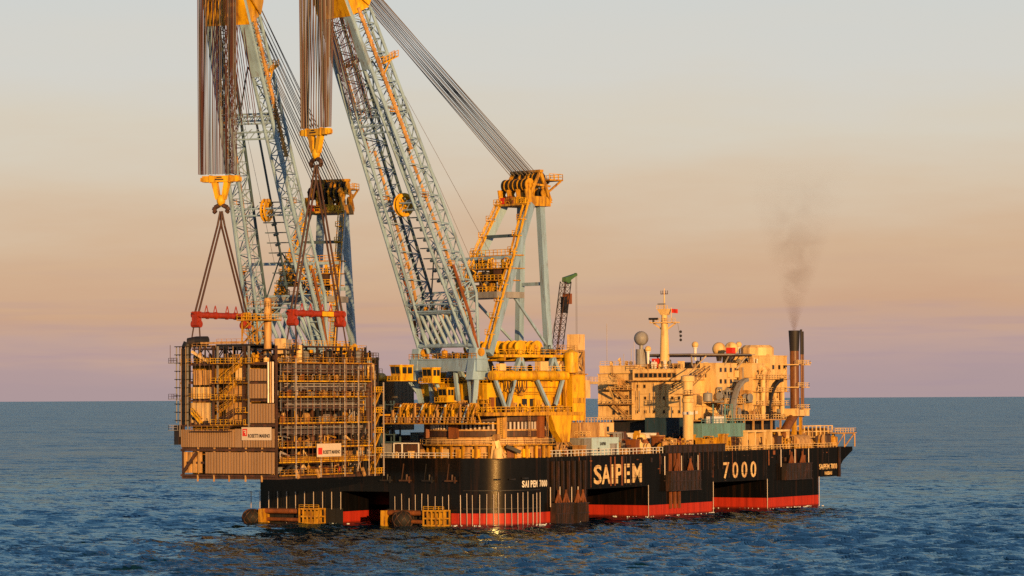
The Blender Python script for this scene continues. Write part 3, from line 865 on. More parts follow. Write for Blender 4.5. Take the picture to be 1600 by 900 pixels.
def bdepth(t):
    if t < 0.13: return 6.8 * t / 0.13 * 0.92 + 0.54
    if t > 0.86: return 6.8 - (t - 0.86) / 0.14 * 2.4
    return 6.8


def bpt(t, y, back=0.0):
    p = Vector((FX, 0, FZ)) + AX * (BL * t) + BACK * (bdepth(t) * back)
    return Vector((p.x, y, p.z))


def yo(t): return 11.0 + (5.2 - 11.0) * t      # outer half width
def yi(t): return yo(t) - (3.3 - 0.9 * t)       # inner edge of each leg


def build_crane(name, label):
    c = thing(name, label, 'crane', (0, 0, 0), 0, 'revolving heavy-lift cranes at the stern')
    # pedestal tub
    b = MB(); b.lathe([(15.6, 0), (15.6, 3.5), (16.2, 3.6), (16.2, 5.4), (15.2, 5.5), (15.2, 5.6)], (0, 0, 0.02), 40)
    tub = b.build('pedestal', CRD, c)
    rb = MB(); rb.lathe([(15.7, 3.3), (18.0, 3.3), (18.0, 3.6), (15.7, 3.6)], (0, 0, 0), 32, closed=True); rb.build('walkway', YED, tub)
    pr = [(17.9 * math.cos(R(a)), 17.9 * math.sin(R(a)), 3.6) for a in range(0, 361, 9)]
    MB().rail(pr, 1.3, 2.4, 0.07).build('railing', CRM, tub)
    for a in range(0, 360, 12):
        g = R(a); u = Vector((math.cos(g), math.sin(g), 0))
        MB().beam(u * 16.6 + Vector((0, 0, 0)), u * 16.6 + Vector((0, 0, 3.3)), 0.5, 0.7).build('stiffener', YED, tub)
    for a in range(4, 360, 16):
        g = R(a)
        bx = MB(); bx.box(15.6, 16.5, -1.1, 1.1, 0.2, 2.4); o = bx.build('hatch', rng.choice([YEL, CRM, YED, RUS]), tub); o.rotation_euler = (0, 0, g)
    # slewing ring with its rollers
    b = MB(); b.lathe([(16.0, 5.6), (16.0, 7.0), (15.0, 7.05), (15.0, 9.6), (16.3, 9.65), (16.3, 11.0), (14, 11.0)], (0, 0, 0), 48)
    ring = b.build('slewing_ring', BRN, c)
    MB().lathe([(15.05, 7.1), (16.1, 7.1), (16.1, 7.5), (15.05, 7.5)], (0, 0, 0), 48, closed=True).build('roller_path', CRD, ring)
    me = MB().tube((0, 0, 7.5), (0, 0, 9.4), 0.34, 8).mesh('roller'); me.materials.append(GAL)
    for i in range(84):
        g = R(i * 360 / 84); inst('roller', me, ring, (15.6 * math.cos(g), 15.6 * math.sin(g), 0))
    for a in range(14, 360, 45):
        bx = MB(); bx.box(15.4, 16.9, -1.3, 1.3, 5.2, 11); o = bx.build('ring_bracket', rng.choice([RUS, YED, RUS]), ring); o.rotation_euler = (0, 0, R(a))
    # turntable deck with skirts, two tiers of walkway in front
    b = MB(); b.box(-17.5, 17.5, -18, 18, 11.02, 11.9); deck = b.build('turntable', YED, c)
    MB().box(12, 19.5, -20, 16, 8.9, 9.2).build('lower_walkway', YED, deck)
    MB().rail([(17.3, -17.8, 11.9), (17.3, 17.8, 11.9), (-13.8, 17.8, 11.9)], 1.4, 1.7, 0.09).build('railing', YEL, deck)
    MB().rail([(19.3, -19.8, 9.2), (19.3, 15.8, 9.2)], 1.5, 1.5, 0.09).build('railing', CRD, deck)
    MB().rail([(17.3, -17.8, 11.9), (-17.3, -17.8, 11.9)], 1.4, 2.4, 0.09).build('railing', YEL, deck)
    for i in range(16):
        y = -17 + i * 2.2
        MB().beam((17.6, y, 9.2), (18.6, y, 11.6), 0.3, 0.3).build('gusset', YED, deck)
    MB().box(15, 22, -26, -18, 11.1, 11.5).build('side_walkway', YED, deck)
    MB().rail([(21.8, -18, 11.5), (21.8, -25.8, 11.5), (15, -25.8, 11.5)], 1.4, 1.6, 0.09).build('railing', YED, deck)
    clutter(deck, 11.5, 16.6, -16, 14, 11.9, 26, [YED, YEL, CRD, BRN, YED], 1.6, 3.0, 3.4)
    clutter(deck, -12, 12, 15.3, 17, 11.9, 26, [YEL, YED, CRD, BRN], 1.0, 1.8, 2.0)
    # machinery house
    b = MB(); b.box(-14, 7, -14, 14, 11.92, 20.2)
    for x in range(-12, 7, 3): b.box(x - 0.12, x + 0.12, 14, 14.22, 12.2, 20)
    b.box(-14.0, 7.2, -14.3, 14.3, 20.2, 20.5)
    house = b.build('machinery_house', YEL, c)
    for x in (-3.4, -0.6):
        o = MB().box(x, x + 1.6, 14.0, 14.3, 13.4, 15.4).build('window', GLS, house)
        MB().box(x - 0.2, x + 1.8, 14.0, 14.26, 13.2, 13.4).build('sill', YED, house)
    for x in (3, -7): MB().box(x, x + 1.3, 14.0, 14.35, 12.0, 14.4).build('door', CRD, house)
    for y in (-9, -3, 3, 9): MB().box(7.0, 7.3, y, y + 2, 13.5, 15.5).build('window', GLS, house)
    # big round girder over the house wall and its V struts
    for y in (15.6, -15.6):
        b = MB(); b.tube((13.5, y, 21.4), (-13.8, y, 21.4), 1.25, 14)
        for x in (12, 6, -2, -9): b.tube((x - 0.2, y, 21.4), (x + 0.2, y, 21.4), 1.42, 14)
        gd = b.build('round_girder', YEL, c, True)
        sgn = 1 if y > 0 else -1
        for x0, x1 in ((12, 8.0), (5.0, 8.0), (-3, -8), (-12.5, -9.0), (-13.2, -13.2)):
            MB().beam((x0, y, 20.4), (x1, y, 12), 0.8, 0.7).build('strut', BLU if x0 != -13.2 else YED, gd)
        MB().rail([(13, y, 22.6), (-13.8, y, 22.6)], 1.2, 2.0, 0.07).build('railing', YEL, gd)
    # counterweight block behind, and the bracket reaching down beside the ring
    b = MB(); b.box(-19, -14.1, -15, 17.5, 9.6, 21.6); b.box(-19.25, -19, -14, 16.5, 10, 21)
    cw = b.build('counterweight', YEL, c)
    MB().box(-18.8, -14.3, 17.5, 17.7, 14.2, 15.6).build('rub_plate', YED, cw)
    MB().box(-19.5, -13.8, -15.4, 17.9, 21.6, 21.9).build('cap_plate', YED, cw)
    for y in (17.0, -17.0):
        b = MB(); b.plate([(-5.6, y - 1, 11.0), (-13.2, y - 1, 11.0), (-12.2, y - 1, 4.0), (-9.6, y - 1, 4.0), (-7.2, y - 1, 7)], (0, 2.2, 0)); b.build('ring_hold_down', YEL, c)
    # front portal: grey beam between the boom feet, raking legs
    b = MB(); b.box(12.2, 16.0, -13, 13, 22.6, 25.6)
    b.box(11.9, 16.2, -13.2, 13.2, 25.6, 25.9)
    for y in (-11, 11):
        b.plate([(10, y - 1.3, 20.4), (17, y - 1.3, 20.4), (15.6, y - 1.3, 28.6), (12.6, y - 1.3, 28.6)], (0, 2.6, 0))
    for y in (-12, 12):
        b.beam((15.2, y, 22.6), (14.2, y * 0.8, 12), 1.3, 1.1)
    for y in (-7, 3, 8): b.beam((14.4, y, 22.6), (14.4, y + 1.6, 12), 0.9, 0.8)
    portal = b.build('front_portal', BLU, c)
    MB().rail([(16.1, -13, 25.9), (16.1, 13, 25.9)], 1.3, 1.8, 0.08).build('railing', YED, portal)
    clutter(portal, 12.8, 15.4, -9, 8, 25.9, 12, [YED, RUS, BLD, DRK, BLD], 1.2, 2.2, 2.6)
    for y in (-11, 11):
        MB().tube((FX, y - 1.7, FZ), (FX, y + 1.7, FZ), 1.1, 12).build('pivot_pin', YED, portal)
    # forward machinery block between the portal legs
    b = MB(); b.box(7.3, 13.0, -13.0, 13.5, 11.92, 19.2); b.box(7.2, 13.2, -13.2, 13.7, 19.2, 19.5)
    for y in range(-12, 14, 2): b.box(13.0, 13.16, y - 0.1, y + 0.1, 12, 19.1)
    fw = b.build('forward_machinery_block', YEL, c)
    MB().rail([(13.1, -13.1, 19.5), (13.1, 13.6, 19.5), (7.3, 13.6, 19.5)], 1.3, 1.5, 0.08).build('railing', YEL, fw)
    for y, m_ in ((-10, DRK), (-6.5, RUS), (5.5, DRK), (9, YEL), (-2.0, RUS)): MB().box(13.0, 13.4, y, y + 2.2, 12.6, 16.2).build('panel_door', m_, fw)
    for x, m_ in ((8.2, DRK), (10.6, RUS)): MB().box(x, x + 1.7, 13.5, 13.8, 12.4, 15.8).build('panel_door', m_, fw)
    clutter(fw, 8, 12.4, -11, 12.6, 19.5, 22, [YEL, YED, BRN, CRD, YEL], 1.2, 2.4, 3.0)
    # loose detail on the near wall: conduits, vents, festooned cables, box units
    for z in (16.6, 17.1, 18.4): MB().tube((6.5, 14.45, z), (-13.5, 14.45, z), 0.1, 5).build('conduit', YED, house)
    for x, w_, z_, h_, m_ in ((1.0, 1.8, 16.2, 2.2, YED), (-5.2, 2.4, 12.2, 3.0, YEL), (-8.6, 1.4, 12.2, 2.6, CRD), (5.0, 1.4, 12.2, 3.4, YED), (-11.8, 1.6, 14.0, 1.8, RUS)):
        MB().box(x, x + w_, 14.25, 15.0, z_, z_ + h_).build('wall_unit', m_, house)
    for k in range(5):
        x = 9.5 - k * 1.7; fc = MB(); fc.path([(x, 15.9, 20.2), (x - 0.25, 15.9, 18.0 - 0.3 * (k % 2)), (x - 0.85, 15.9, 17.2 - 0.3 * (k % 2)), (x - 1.45, 15.9, 18.0 - 0.3 * (k % 2)), (x - 1.7, 15.9, 20.2)], 0.12, 6); fc.build('cable_loop', DRK, house)
    for x, y, z, s_ in ((-6.5, 15.4, 22.7, 2.4), (8.6, 15.4, 22.7, 1.8)):
        MB().box(x, x + s_ * 1.2, y - s_ * 0.5, y + s_ * 0.4, z, z + s_).build('air_unit', CRM, house)
    for x in (10.5, 2.0, -4.5, -12.0):
        ld = MB()
        for dx in (-0.3, 0.3): ld.beam((x + dx, 17.9, 5.6), (x + dx, 17.9, 13.2), 0.1, 0.1)
        for k in range(14): ld.beam((x - 0.3, 17.9, 5.9 + k * 0.52), (x + 0.3, 17.9, 5.9 + k * 0.52), 0.08, 0.08)
        ld.build('ladder', CRD, deck)
    for i in range(11):
        y = -17 + i * 2.9
        inst('winch_drum', proto('winch_drum', YED if i % 3 else BRN), deck, (16.2, y, 11.9), (0, 0, rng.choice((0, math.pi / 2))), (2.4, 2.2, 2.6))
        MB().box(18.4, 18.8, y, y + 0.5, 9.2, 12.6 + 0.8 * (i % 2)).build('post', (CRD, YED, YEL)[i % 3], deck)
        MB().beam((18.9, y + 1.2, 9.3), (17.2, y + 1.9, 14.0), 0.35, 0.35).build('brace', (BLU, YED, CRD)[i % 3], deck)
    clutter(deck, 17.6, 19.0, -19, 14, 9.2, 18, [YED, RUS, CRD, BRN], 1.0, 1.8, 2.2)
    # cabs
    for (x, y, z, sx, sy, sz) in ((19.5, -12.0, 20.4, 4.2, 4.0, 3.8), (17.8, -2.4, 19.8, 2.8, 3.8, 3.6), (17.2, 2.6, 14.8, 2.4, 3.4, 3.4)):
        b = MB(); b.box(x - sx / 2, x + sx / 2, y - sy / 2, y + sy / 2, z, z + sz * 0.42)
        b.plate([(x - sx / 2, y - sy / 2, z + sz * 0.42), (x + sx / 2, y - sy / 2, z + sz * 0.42), (x + sx * 0.58, y - sy / 2, z + sz), (x - sx / 2, y - sy / 2, z + sz)], (0, sy * 0.999, 0))
        b.box(x - sx / 2 - 0.1, x + sx * 0.6, y - sy / 2 - 0.2, y + sy / 2 + 0.2, z + sz, z + sz + 0.25)
        b.box(x - sx / 2 - 0.8, x + sx / 2 + 0.9, y - sy / 2 - 0.7, y + sy / 2 + 0.7, z - 0.25, z)
        cab = b.build('cab', YEL, c)
        for k in range(2):
            MB().plate([(x + sx / 2 + 0.03, y - sy * 0.42 + k * sy * 0.44, z + sz * 0.46), (x + sx / 2 + 0.03, y - sy * 0.04 + k * sy * 0.44, z + sz * 0.46), (x + sx * 0.58 + 0.02, y - sy * 0.04 + k * sy * 0.44, z + sz * 0.93), (x + sx * 0.58 + 0.02, y - sy * 0.42 + k * sy * 0.44, z + sz * 0.93)], (0.05, 0, 0)).build('window', GLS, cab)
            MB().box(x - sx * 0.4 + k * sx * 0.45, x - sx * 0.05 + k * sx * 0.45, y + sy / 2, y + sy / 2 + 0.06, z + sz * 0.46, z + sz * 0.9).build('window', GLS, cab)
        MB().rail([(x + sx / 2 + 0.8, y - sy / 2 - 0.6, z), (x + sx / 2 + 0.8, y + sy / 2 + 0.6, z)], 1.1, 1.3, 0.07).build('railing', YEL, cab)
        MB().beam((x - sx / 2, y, z), (13.5, y * 0.9, z - 5), 0.6, 0.8).build('strut', BLU, cab)
    # upper winch deck between boom feet and A-frame
    b = MB(); b.box(-18, 8, -13, 13, 26.2, 26.9)
    for x in (-16, -8, 0, 6): b.box(x - 0.3, x + 0.3, -13, 13, 25.3, 26.2)
    wd = b.build('winch_deck', YEL, c)
    for y in (12.4, -12.4):
        for x0, x1 in ((-15, -12), (-9, -12), (-3, 0), (3, 0), (-17, -17)):
            MB().beam((x0, y, 20.5), (x1, y, 26.2), 1.2, 0.9).build('strut', BLU, wd)
    MB().rail([(8, 12.8, 26.9), (-18, 12.8, 26.9), (-18, -12.8, 26.9)], 1.3, 1.8, 0.08).build('railing', YEL, wd)
    for x in (-3, -9):
        for y in (-8, -1, 7):
            inst('winch_drum', proto('winch_drum', YEL), wd, (x, y, 26.9), (0, 0, 0), (4.4, 5.4, 4.0))
    clutter(wd, -16, 6, 8, 12, 20.5, 12, [DRK, CRM, YED, BLD, CRD], 1.5, 3.0, 3.4)
    clutter(wd, -17, 4, 9, 12.2, 26.9, 10, [YED, YEL, BLD, BRN], 1.2, 2.4, 2.6)
    # rear access tower and tank
    # ---- A-frame
    legs = MB()
    af = MB()
    af.box(-18.4, -10.4, -5.4, 5.4, 66.6, 67.6)
    for y in (-5.2, -1.75, 1.75, 5.2):
        af.plate([(-19.2, y - 0.2, 67.6), (-9.6, y - 0.2, 67.6), (-9.0, y - 0.2, 71.0), (-10.6, y - 0.2, 71.2), (-12.0, y - 0.2, 69.2), (-16.8, y - 0.2, 69.2)], (0, 0.4, 0))
        af.beam((-18.6, y, 68), (-14.6, y, 76.0), 0.5, 0.9); af.beam((-10.2, y, 68.4), (-14.8, y, 76.0), 0.5, 0.8); af.beam((-18.4, y, 72), (-11.8, y, 72.4), 0.4, 0.5)
    af.box(-15.4, -14.0, -5.7, 5.7, 75.6, 76.3); af.box(-11.0, -10.4, -5.2, 5.2, 72.4, 72.9)
    head = af.build('a_frame_head', YED, c)
    she = MB().tube((0, -0.14, 0), (0, 0.14, 0), 1.95, 18)
    she.tube((0, -0.24, 0), (0, -0.14, 0), 1.7, 18); she.tube((0, 0.16, 0), (0, 0.26, 0), 0.8, 12)
    sme = she.mesh('sheave'); sme.materials.append(YED)
    sme2 = she.mesh('sheave'); sme2.materials.append(DRK)
    for i in range(12):
        inst('sheave', sme if i % 2 else sme2, head, (-11.4, -4.6 + i * 0.83, 72.2), (0, 0, R(rng.uniform(-6, 6))), (0.9, 1, 0.9))
        inst('sheave', sme2 if i % 3 else sme, head, (-15.4, -4.6 + i * 0.83, 74.0), (0, 0, R(rng.uniform(-4, 4))), (0.9, 1, 0.9))
        if i % 2: inst('sheave', sme if i % 3 else sme2, head, (-17.0, -4.6 + i * 0.83, 70.2), (0, 0, 0), (0.7, 1, 0.7))
    MB().box(-23.5, -18.4, -4.5, 5.0, 73.6, 74.0).build('head_platform', YED, head)
    MB().rail([(-18.4, 4.9, 74), (-23.4, 4.9, 74), (-23.4, -4.4, 74), (-18.4, -4.4, 74)], 1.4, 1.6, 0.1).build('railing', YEL, head)
    for y in (-4, 0, 4.6): MB().beam((-23, y, 73.6), (-17.5, y, 70.0), 0.4, 0.5).build('strut', YED, head)
    MB().rail([(-9.0, -5.6, 67.2), (-9.0, 5.6, 67.2)], 1.4, 1.6, 0.1).build('railing', YEL, head)
    MB().box(-10.4, -8.4, -5.7, 5.7, 66.7, 67.2).build('head_platform', YED, head)
    clutter(head, -9.8, -8.8, -4.6, 4.6, 67.2, 9, [YED, RUS, YEL, SGR], 1.2, 1.8, 2.4)
    for s in (-1, 1):
        fl = MB().beam((9.5, 10.6 * s, 27.0), (-11.2, 5.2 * s, 67), 1.5, 2.0).build('front_leg', BLU, c)
        # walkway stair clad in yellow up the front leg
        wk = MB()
        p0 = Vector((9.9, 10.6 * s, 28.2)); p1 = Vector((-10.2, 5.2 * s, 67.6))
        n = 9
        for k in range(n):
            a = p0.lerp(p1, k / n); bb_ = p0.lerp(p1, (k + 0.86) / n)
            wk.stair(a + Vector((0.7, -0.6, 0.2)), bb_ + Vector((0.7, -0.6, 0.2)), (0, 1, 0), 1.7, 9, 0.13)
            wk.box(bb_.x - 0.3, bb_.x + 1.7, bb_.y - 0.9, bb_.y + 0.9, bb_.z + 0.1, bb_.z + 0.3)
            wk.rail([(bb_.x + 1.6, bb_.y - 0.8, bb_.z + 0.3), (bb_.x + 1.6, bb_.y + 0.8, bb_.z + 0.3)], 1.2, 1.4, 0.1)
        wk.build('leg_stair', YEL, fl)
        bl = MB().beam((-17, 5.7 * s, 26.9), (-16.2, 3.6 * s, 67), 1.7, 1.7).build('back_leg', BLU, c)
        # struts from the back leg foot to the front leg
        MB().beam((-16.9, 5.6 * s, 29), (0.5, 8.3 * s, 44.6), 0.5, 0.6).build('strut', BLU, bl)
    MB().beam((-16.7, -4.8, 46), (-16.7, 4.8, 46), 0.8, 0.9).build('back_leg_tie', BLU, c)
    MB().beam((-5.4, -6.6, 58.5), (-5.4, 6.6, 58.5), 0.7, 0.8).build('front_leg_tie', BLD, c)
    st = MB(); st.beam((-1.5, 8.0, 52.6), (-1.5, -19.5, 52.6), 0.8, 0.8); st.beam((-1.2, -18.5, 52.6), (4.5, -9.6, 37.5), 0.5, 0.6)
    st.build('boom_stop_strut', BLU, c)
    # machinery platforms hung between the front legs
    plat = MB().box(-4.5, 5.5, -9.5, 9.5, 41.8, 43.4).build('a_frame_platform', GRY, c)
    for z in (43.4, 46.6, 49.8):
        x0 = 2.6 - (z - 43.4) * 0.5
        if z > 43.5: MB().box(x0 - 5, x0 + 1.8, -8.6, 8.6, z - 0.25, z).build('platform_floor', YED, plat)
        MB().rail([(x0 + 1.8, -8.6, z), (x0 + 1.8, 8.6, z)], 1.3, 1.4, 0.1).build('railing', YEL, plat)
        clutter(plat, x0 - 3.5, x0 + 0.8, -7.4, 7.4, z, 11, [YEL, YED, DRK, YEL, BRN], 1.8, 3.0, 2.9)
    MB().box(-5.5, -1.5, -8.4, 8.4, 53.0, 53.3).build('platform_floor', YED, plat)
    MB().rail([(-1.6, -8.3, 53.3), (-1.6, 8.3, 53.3)], 1.4, 1.5, 0.1).build('railing', YEL, plat)
    # ---- boom: two lattice legs joined by portals
    NP = 24
    for s in (-1, 1):
        lat = MB()
        ts = [0.015 + (0.90 - 0.015) * i / NP for i in range(NP + 1)]
        for i in range(NP):
            t0, t1 = ts[i], ts[i + 1]
            A0, A1 = bpt(t0, yo(t0) * s), bpt(t1, yo(t1) * s)
            B0, B1 = bpt(t0, yi(t0) * s), bpt(t1, yi(t1) * s)
            C0, C1 = bpt(t0, yo(t0) * s, 1), bpt(t1, yo(t1) * s, 1)
            D0, D1 = bpt(t0, yi(t0) * s, 1), bpt(t1, yi(t1) * s, 1)
            r = 0.15
            if i % 2:
                lat.tube(A0, B1, r, 5, caps=False); lat.tube(C0, D1, r, 5, caps=False); lat.tube(A0, C1, r * 1.1, 5, caps=False); lat.tube(B0, D1, r, 5, caps=False)
            else:
                lat.tube(B0, A1, r, 5, caps=False); lat.tube(D0, C1, r, 5, caps=False); lat.tube(C0, A1, r * 1.1, 5, caps=False); lat.tube(D0, B1, r, 5, caps=False)
            lat.tube(A0, B0, r * 0.9, 5, caps=False); lat.tube(C0, D0, r * 0.9, 5, caps=False); lat.tube(A0, C0, r, 5, caps=False); lat.tube(B0, D0, r, 5, caps=False)
            if i % 3 == 1:
                lat.tube(A0, D1, r * 0.7, 5, caps=False)
        leg = lat.build('boom_leg', BLU, c)
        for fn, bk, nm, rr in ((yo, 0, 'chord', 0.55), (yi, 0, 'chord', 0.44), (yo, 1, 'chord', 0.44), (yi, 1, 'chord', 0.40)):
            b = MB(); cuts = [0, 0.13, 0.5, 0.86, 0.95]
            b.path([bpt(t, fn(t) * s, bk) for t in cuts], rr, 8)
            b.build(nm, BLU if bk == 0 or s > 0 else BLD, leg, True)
        # cover plate on the front face below the head
        t0, t1 = 0.735, 0.87
        MB().plate([bpt(t0, yo(t0) * s, -0.06), bpt(t0, yi(t0) * s, -0.06), bpt(t1, yi(t1) * s, -0.06), bpt(t1, yo(t1) * s, -0.06)], -BACK * 0.2).build('cover_plate', BLU, leg)
        # caged ladder up the leg, hoist pipe
        b = MB(); pa = [bpt(t, (yo(t) + 0.2) * s, 0.42) for t in (0.52, 0.60, 0.68, 0.76, 0.84, 0.88)]
        b.path(pa, 0.5, 7)
        for k in range(34):
            t = 0.52 + 0.36 * k / 34; p = bpt(t, (yo(t) + 0.2) * s, 0.42); b.tube(p - AX * 0.12, p + AX * 0.12, 0.72, 7)
        b.build('caged_ladder', CRD, leg)
        b = MB(); b.path([bpt(t, (yo(t) - 1.6) * s, 0.5) for t in (0.03, 0.2, 0.4, 0.52)], 0.42, 6)
        b.build('hoist_trunk', CRD, leg)
        b = MB(); b.path([bpt(t, (yo(t) + 0.3) * s, 0.35) for t in (0.0, 0.1, 0.22)], 0.42, 6); b.build('rope_guard', RUS, leg)
        # little service platform
        p = bpt(0.735, (yo(0.735) + 0.4) * s, 0.5)
        b = MB(); q = p + BACK * 5.6
        b.beam(p, q, 1.6, 0.3)
        b.rail([p + Vector((0, 0.7, 0.1)), q + Vector((0, 0.7, 0.1))], 1.4, 1.2, 0.1); b.rail([p + Vector((0, -0.7, 0.1)), q + Vector((0, -0.7, 0.1))], 1.4, 1.2, 0.1)
        b.beam(p - AX * 2.4, p.lerp(q, 0.6), 0.3, 0.3)
        b.build('service_platform', YEL, leg)
        for t in (0.22, 0.4, 0.62):
            p = bpt(t, (yo(t) - 1) * s, 0.3)
            b = MB(); b.box(p.x - 1, p.x + 1, p.y - 1, p.y + 1, p.z - 0.2, p.z); b.rail([p + Vector((1, -1, 0)), p + Vector((1, 1, 0)), p + Vector((-1, 1, 0))], 1.2, 1.0, 0.08); b.build('service_platform', YED, leg)
    # portals across the two legs
    for t, bk in ((0.375, 0), (0.575, 0), (0.615, 0), (0.60, 1), (0.11, 0), (0.115, 1)):
        b = MB(); y = yo(t)
        for dt in (0.0, 0.018):
            b.tube(bpt(t + dt, -yo(t + dt), bk), bpt(t + dt, yo(t + dt), bk), 0.24, 6)
        k = 8
        for i in range(k):
            a0 = -yo(t) + 2 * yo(t) * i / k; a1 = -yo(t) + 2 * yo(t) * (i + 1) / k
            b.tube(bpt(t, a0, bk), bpt(t + 0.018, a1, bk), 0.14, 5)
            b.tube(bpt(t + 0.018, a0, bk), bpt(t + 0.018, a0, bk + (0.35 if bk == 0 else -0.35)), 0.13, 5)
        b.build('portal_brace', BLU, c)
    for t0, t1 in ((0.12, 0.25), (0.62, 0.74)):
        b = MB()
        b.tube(bpt(t0, -yi(t0), 1), bpt(t1, 0, 1), 0.2, 5); b.tube(bpt(t0, yi(t0), 1), bpt(t1, 0, 1), 0.2, 5)
        b.build('cross_brace', BLD, c)
    # central rope spine with its guide bars
    b = MB(); b.path([bpt(t, 0.4, 0.75) for t in (0.16, 0.35, 0.6)], 0.3, 6); spine = b.build('rope_spine', BLD, c)
    for i in range(9):
        t = 0.175 + i * 0.027
        p = bpt(t, 0.4, 0.75)
        b = MB(); b.beam(p + Vector((0.4, -3.0, 0)), p + Vector((0.4, 3.0, 0)), 1.0, 0.25); b.beam(p + Vector((0.4, -0.6, -0.7)), p + Vector((0.4, 0.6, -0.2)), 0.8, 0.6); b.build('guide_bar', BLD, spine)
    # foot fan: heavy raking tubes above the pivots
    b = MB()
    for i in range(8):
        y0 = -9.6 + i * 2.4
        b.tube(bpt(0.105, y0, 0.2), bpt(0.02, y0 + 2.7, 0.2), 0.5, 8)
    for i in range(5):
        y0 = -8.6 + i * 4.0
        b.tube(bpt(0.1, y0, 0.9), bpt(0.02, y0 - 2.0, 0.9), 0.4, 8)
    b.tube(bpt(0.018, -10.8, 0.1), bpt(0.018, 10.8, 0.1), 0.6, 8); b.tube(bpt(0.105, -10, 0.1), bpt(0.105, 10, 0.1), 0.55, 8)
    b.build('foot_frame', BLU, c)
    clutter(c, FX + 1.5, FX + 4.2, -7, 7, bpt(0.112, 0).z, 9, [BLD, YED, BLU, DRK], 1.2, 2.2, 2.6)
    # deflector wheel
    p = bpt(0.385, 0.6, 0.15)
    b = MB()
    for dy in (-0.5, 0.5):
        b.lathe([(2.2, -0.16), (3.0, -0.16), (3.1, 0), (3.0, 0.16), (2.2, 0.16)], (p.x, p.y + dy, p.z), 24, 'y', True)
    for a in range(0, 180, 30):
        u = Vector((math.cos(R(a)), 0, math.sin(R(a)))) * 2.5
        b.beam(p - u, p + u, 0.5, 0.3)
    b.tube(p + Vector((0, -1.2, 0)), p + Vector((0, 1.2, 0)), 0.7, 10)
    wh = b.build('deflector_wheel', YEL, c)
    wh.rotation_euler = (0, 0, 0)
    # boom head: yellow box section and main sheaves
    t0, t1 = 0.87, 1.0
    b = MB()
    F0 = [bpt(t0, -yo(t0) - 0.2, -0.1), bpt(t0, yo(t0) + 0.2, -0.1), bpt(t0, yo(t0) + 0.2, 1.05), bpt(t0, -yo(t0) - 0.2, 1.05)]
    F1 = [bpt(t1, -yo(t1) - 0.2, -0.1), bpt(t1, yo(t1) + 0.2, -0.1), bpt(t1, yo(t1) + 0.2, 1.05), bpt(t1, -yo(t1) - 0.2, 1.05)]
    b.add(F0 + F1, [(3, 2, 1, 0), (4, 5, 6, 7), (0, 1, 5, 4), (1, 2, 6, 5), (2, 3, 7, 6), (3, 0, 4, 7)])
    bh = b.build('boom_head', YEL, c)
    b = MB(); p0 = bpt(0.875, yo(0.875) + 0.6, 0.9); p1 = bpt(0.93, yo(0.93) + 0.6, 1.6)
    b.plate([p0, bpt(0.9, yo(0.9) + 0.6, 1.5), p1, bpt(0.93, yo(0.93) + 0.6, 0.4)], (0, 0.4, 0)); b.build('head_bracket', YEL, bh)
    for i in range(11):
        y = -5.2 + i * 1.04
        o = inst('sheave', sme if i % 2 else sme2, bh, (REACH - 0.6, y, HZ + 1.5))
    return c


crane_a = build_crane('revolving_crane', 'nearer revolving crane with pale blue lattice boom on yellow machinery house')
crane_b = copy_tree(crane_a)
MB().lathe([(0.3, 21.9), (1.9, 22.2), (1.9, 27.5), (0.4, 28.4)], (-16.6, 14.6, 0), 14).build('tank', YEL, crane_a, True)
crane_b['label'] = 'farther revolving crane standing behind the hanging module, left of the other crane'


def aim(c, cen, hook):
    c.location = cen
    d = hook - Vector((cen.x, cen.y, 0))
    c.rotation_euler = (0, 0, math.atan2(d.y, d.x))
    M = Matrix.Translation(cen) @ Matrix.Rotation(math.atan2(d.y, d.x), 4, 'Z')
    return M


MA = aim(crane_a, CEN_A, HOOK_A)
MBm = aim(crane_b, CEN_B, HOOK_B)
HOOKZ = {'a': 100.3, 'b': 89.6}
for c, Mx, key in ((crane_a, MA, 'a'), (crane_b, MBm, 'b')):
    zt = HOOKZ[key] - DECK
    # luffing ropes, A-frame head to boom head
    for i in range(18):
        y = -4.6 + i * 9.2 / 17
        MB().tube((-13.2, y, 75.0 + 0.4 * (i % 3)), (REACH - 6.5 - (i % 2) * 2.0, y * 0.8, HZ + 3.0 - (i % 2) * 2.5), 0.105, 5).build('luffing_rope', ROP, c)
    # hoist falls from head sheaves to the hook block
    yy = [-5.2, -4.9, -4.6, -4.3, -3.9, -3.0, -2.0, -1.0, 0.0, 1.0, 2.0, 2.6, 3.0, 3.4, 3.8, 4.2, 4.6, 5.0]
    for i, y in enumerate(yy):
        for dx in (-1.0, 0.1, 1.0):
            MB().tube((REACH + dx * 1.6 - 0.4, y + 0.1 * dx, HZ + 1.0), (REACH + dx * 0.7, y * 0.98, zt + 1.2), 0.10, 5).build('hoist_rope', (RPB, RPB, ROP, DRK)[(i + (dx > 0)) % 4], c)
    # the heavy bundle that runs from the head down along the boom's front to the lower deflectors
    for i in range(14):
        y = -4.6 + 9.2 * i / 13
        e_ = bpt(0.62 + 0.02 * (i % 3), y * 0.9, -0.35)
        MB().tube((REACH - 1.5, y, HZ + 0.5), e_, 0.10, 5).build('hoist_rope', RPB if i % 5 else DRK, c)
    # whip lines running down beside the boom
    for k, (y, x1, z1) in enumerate(((-4, 9, 52), (4.5, 8, 44), (2, 2, 54), (-3, 20, 34))):
        MB().tube((REACH - 9, y, HZ - 6), (x1, y * 1.6, z1), 0.05, 4).build('whip_line', ROP, c)

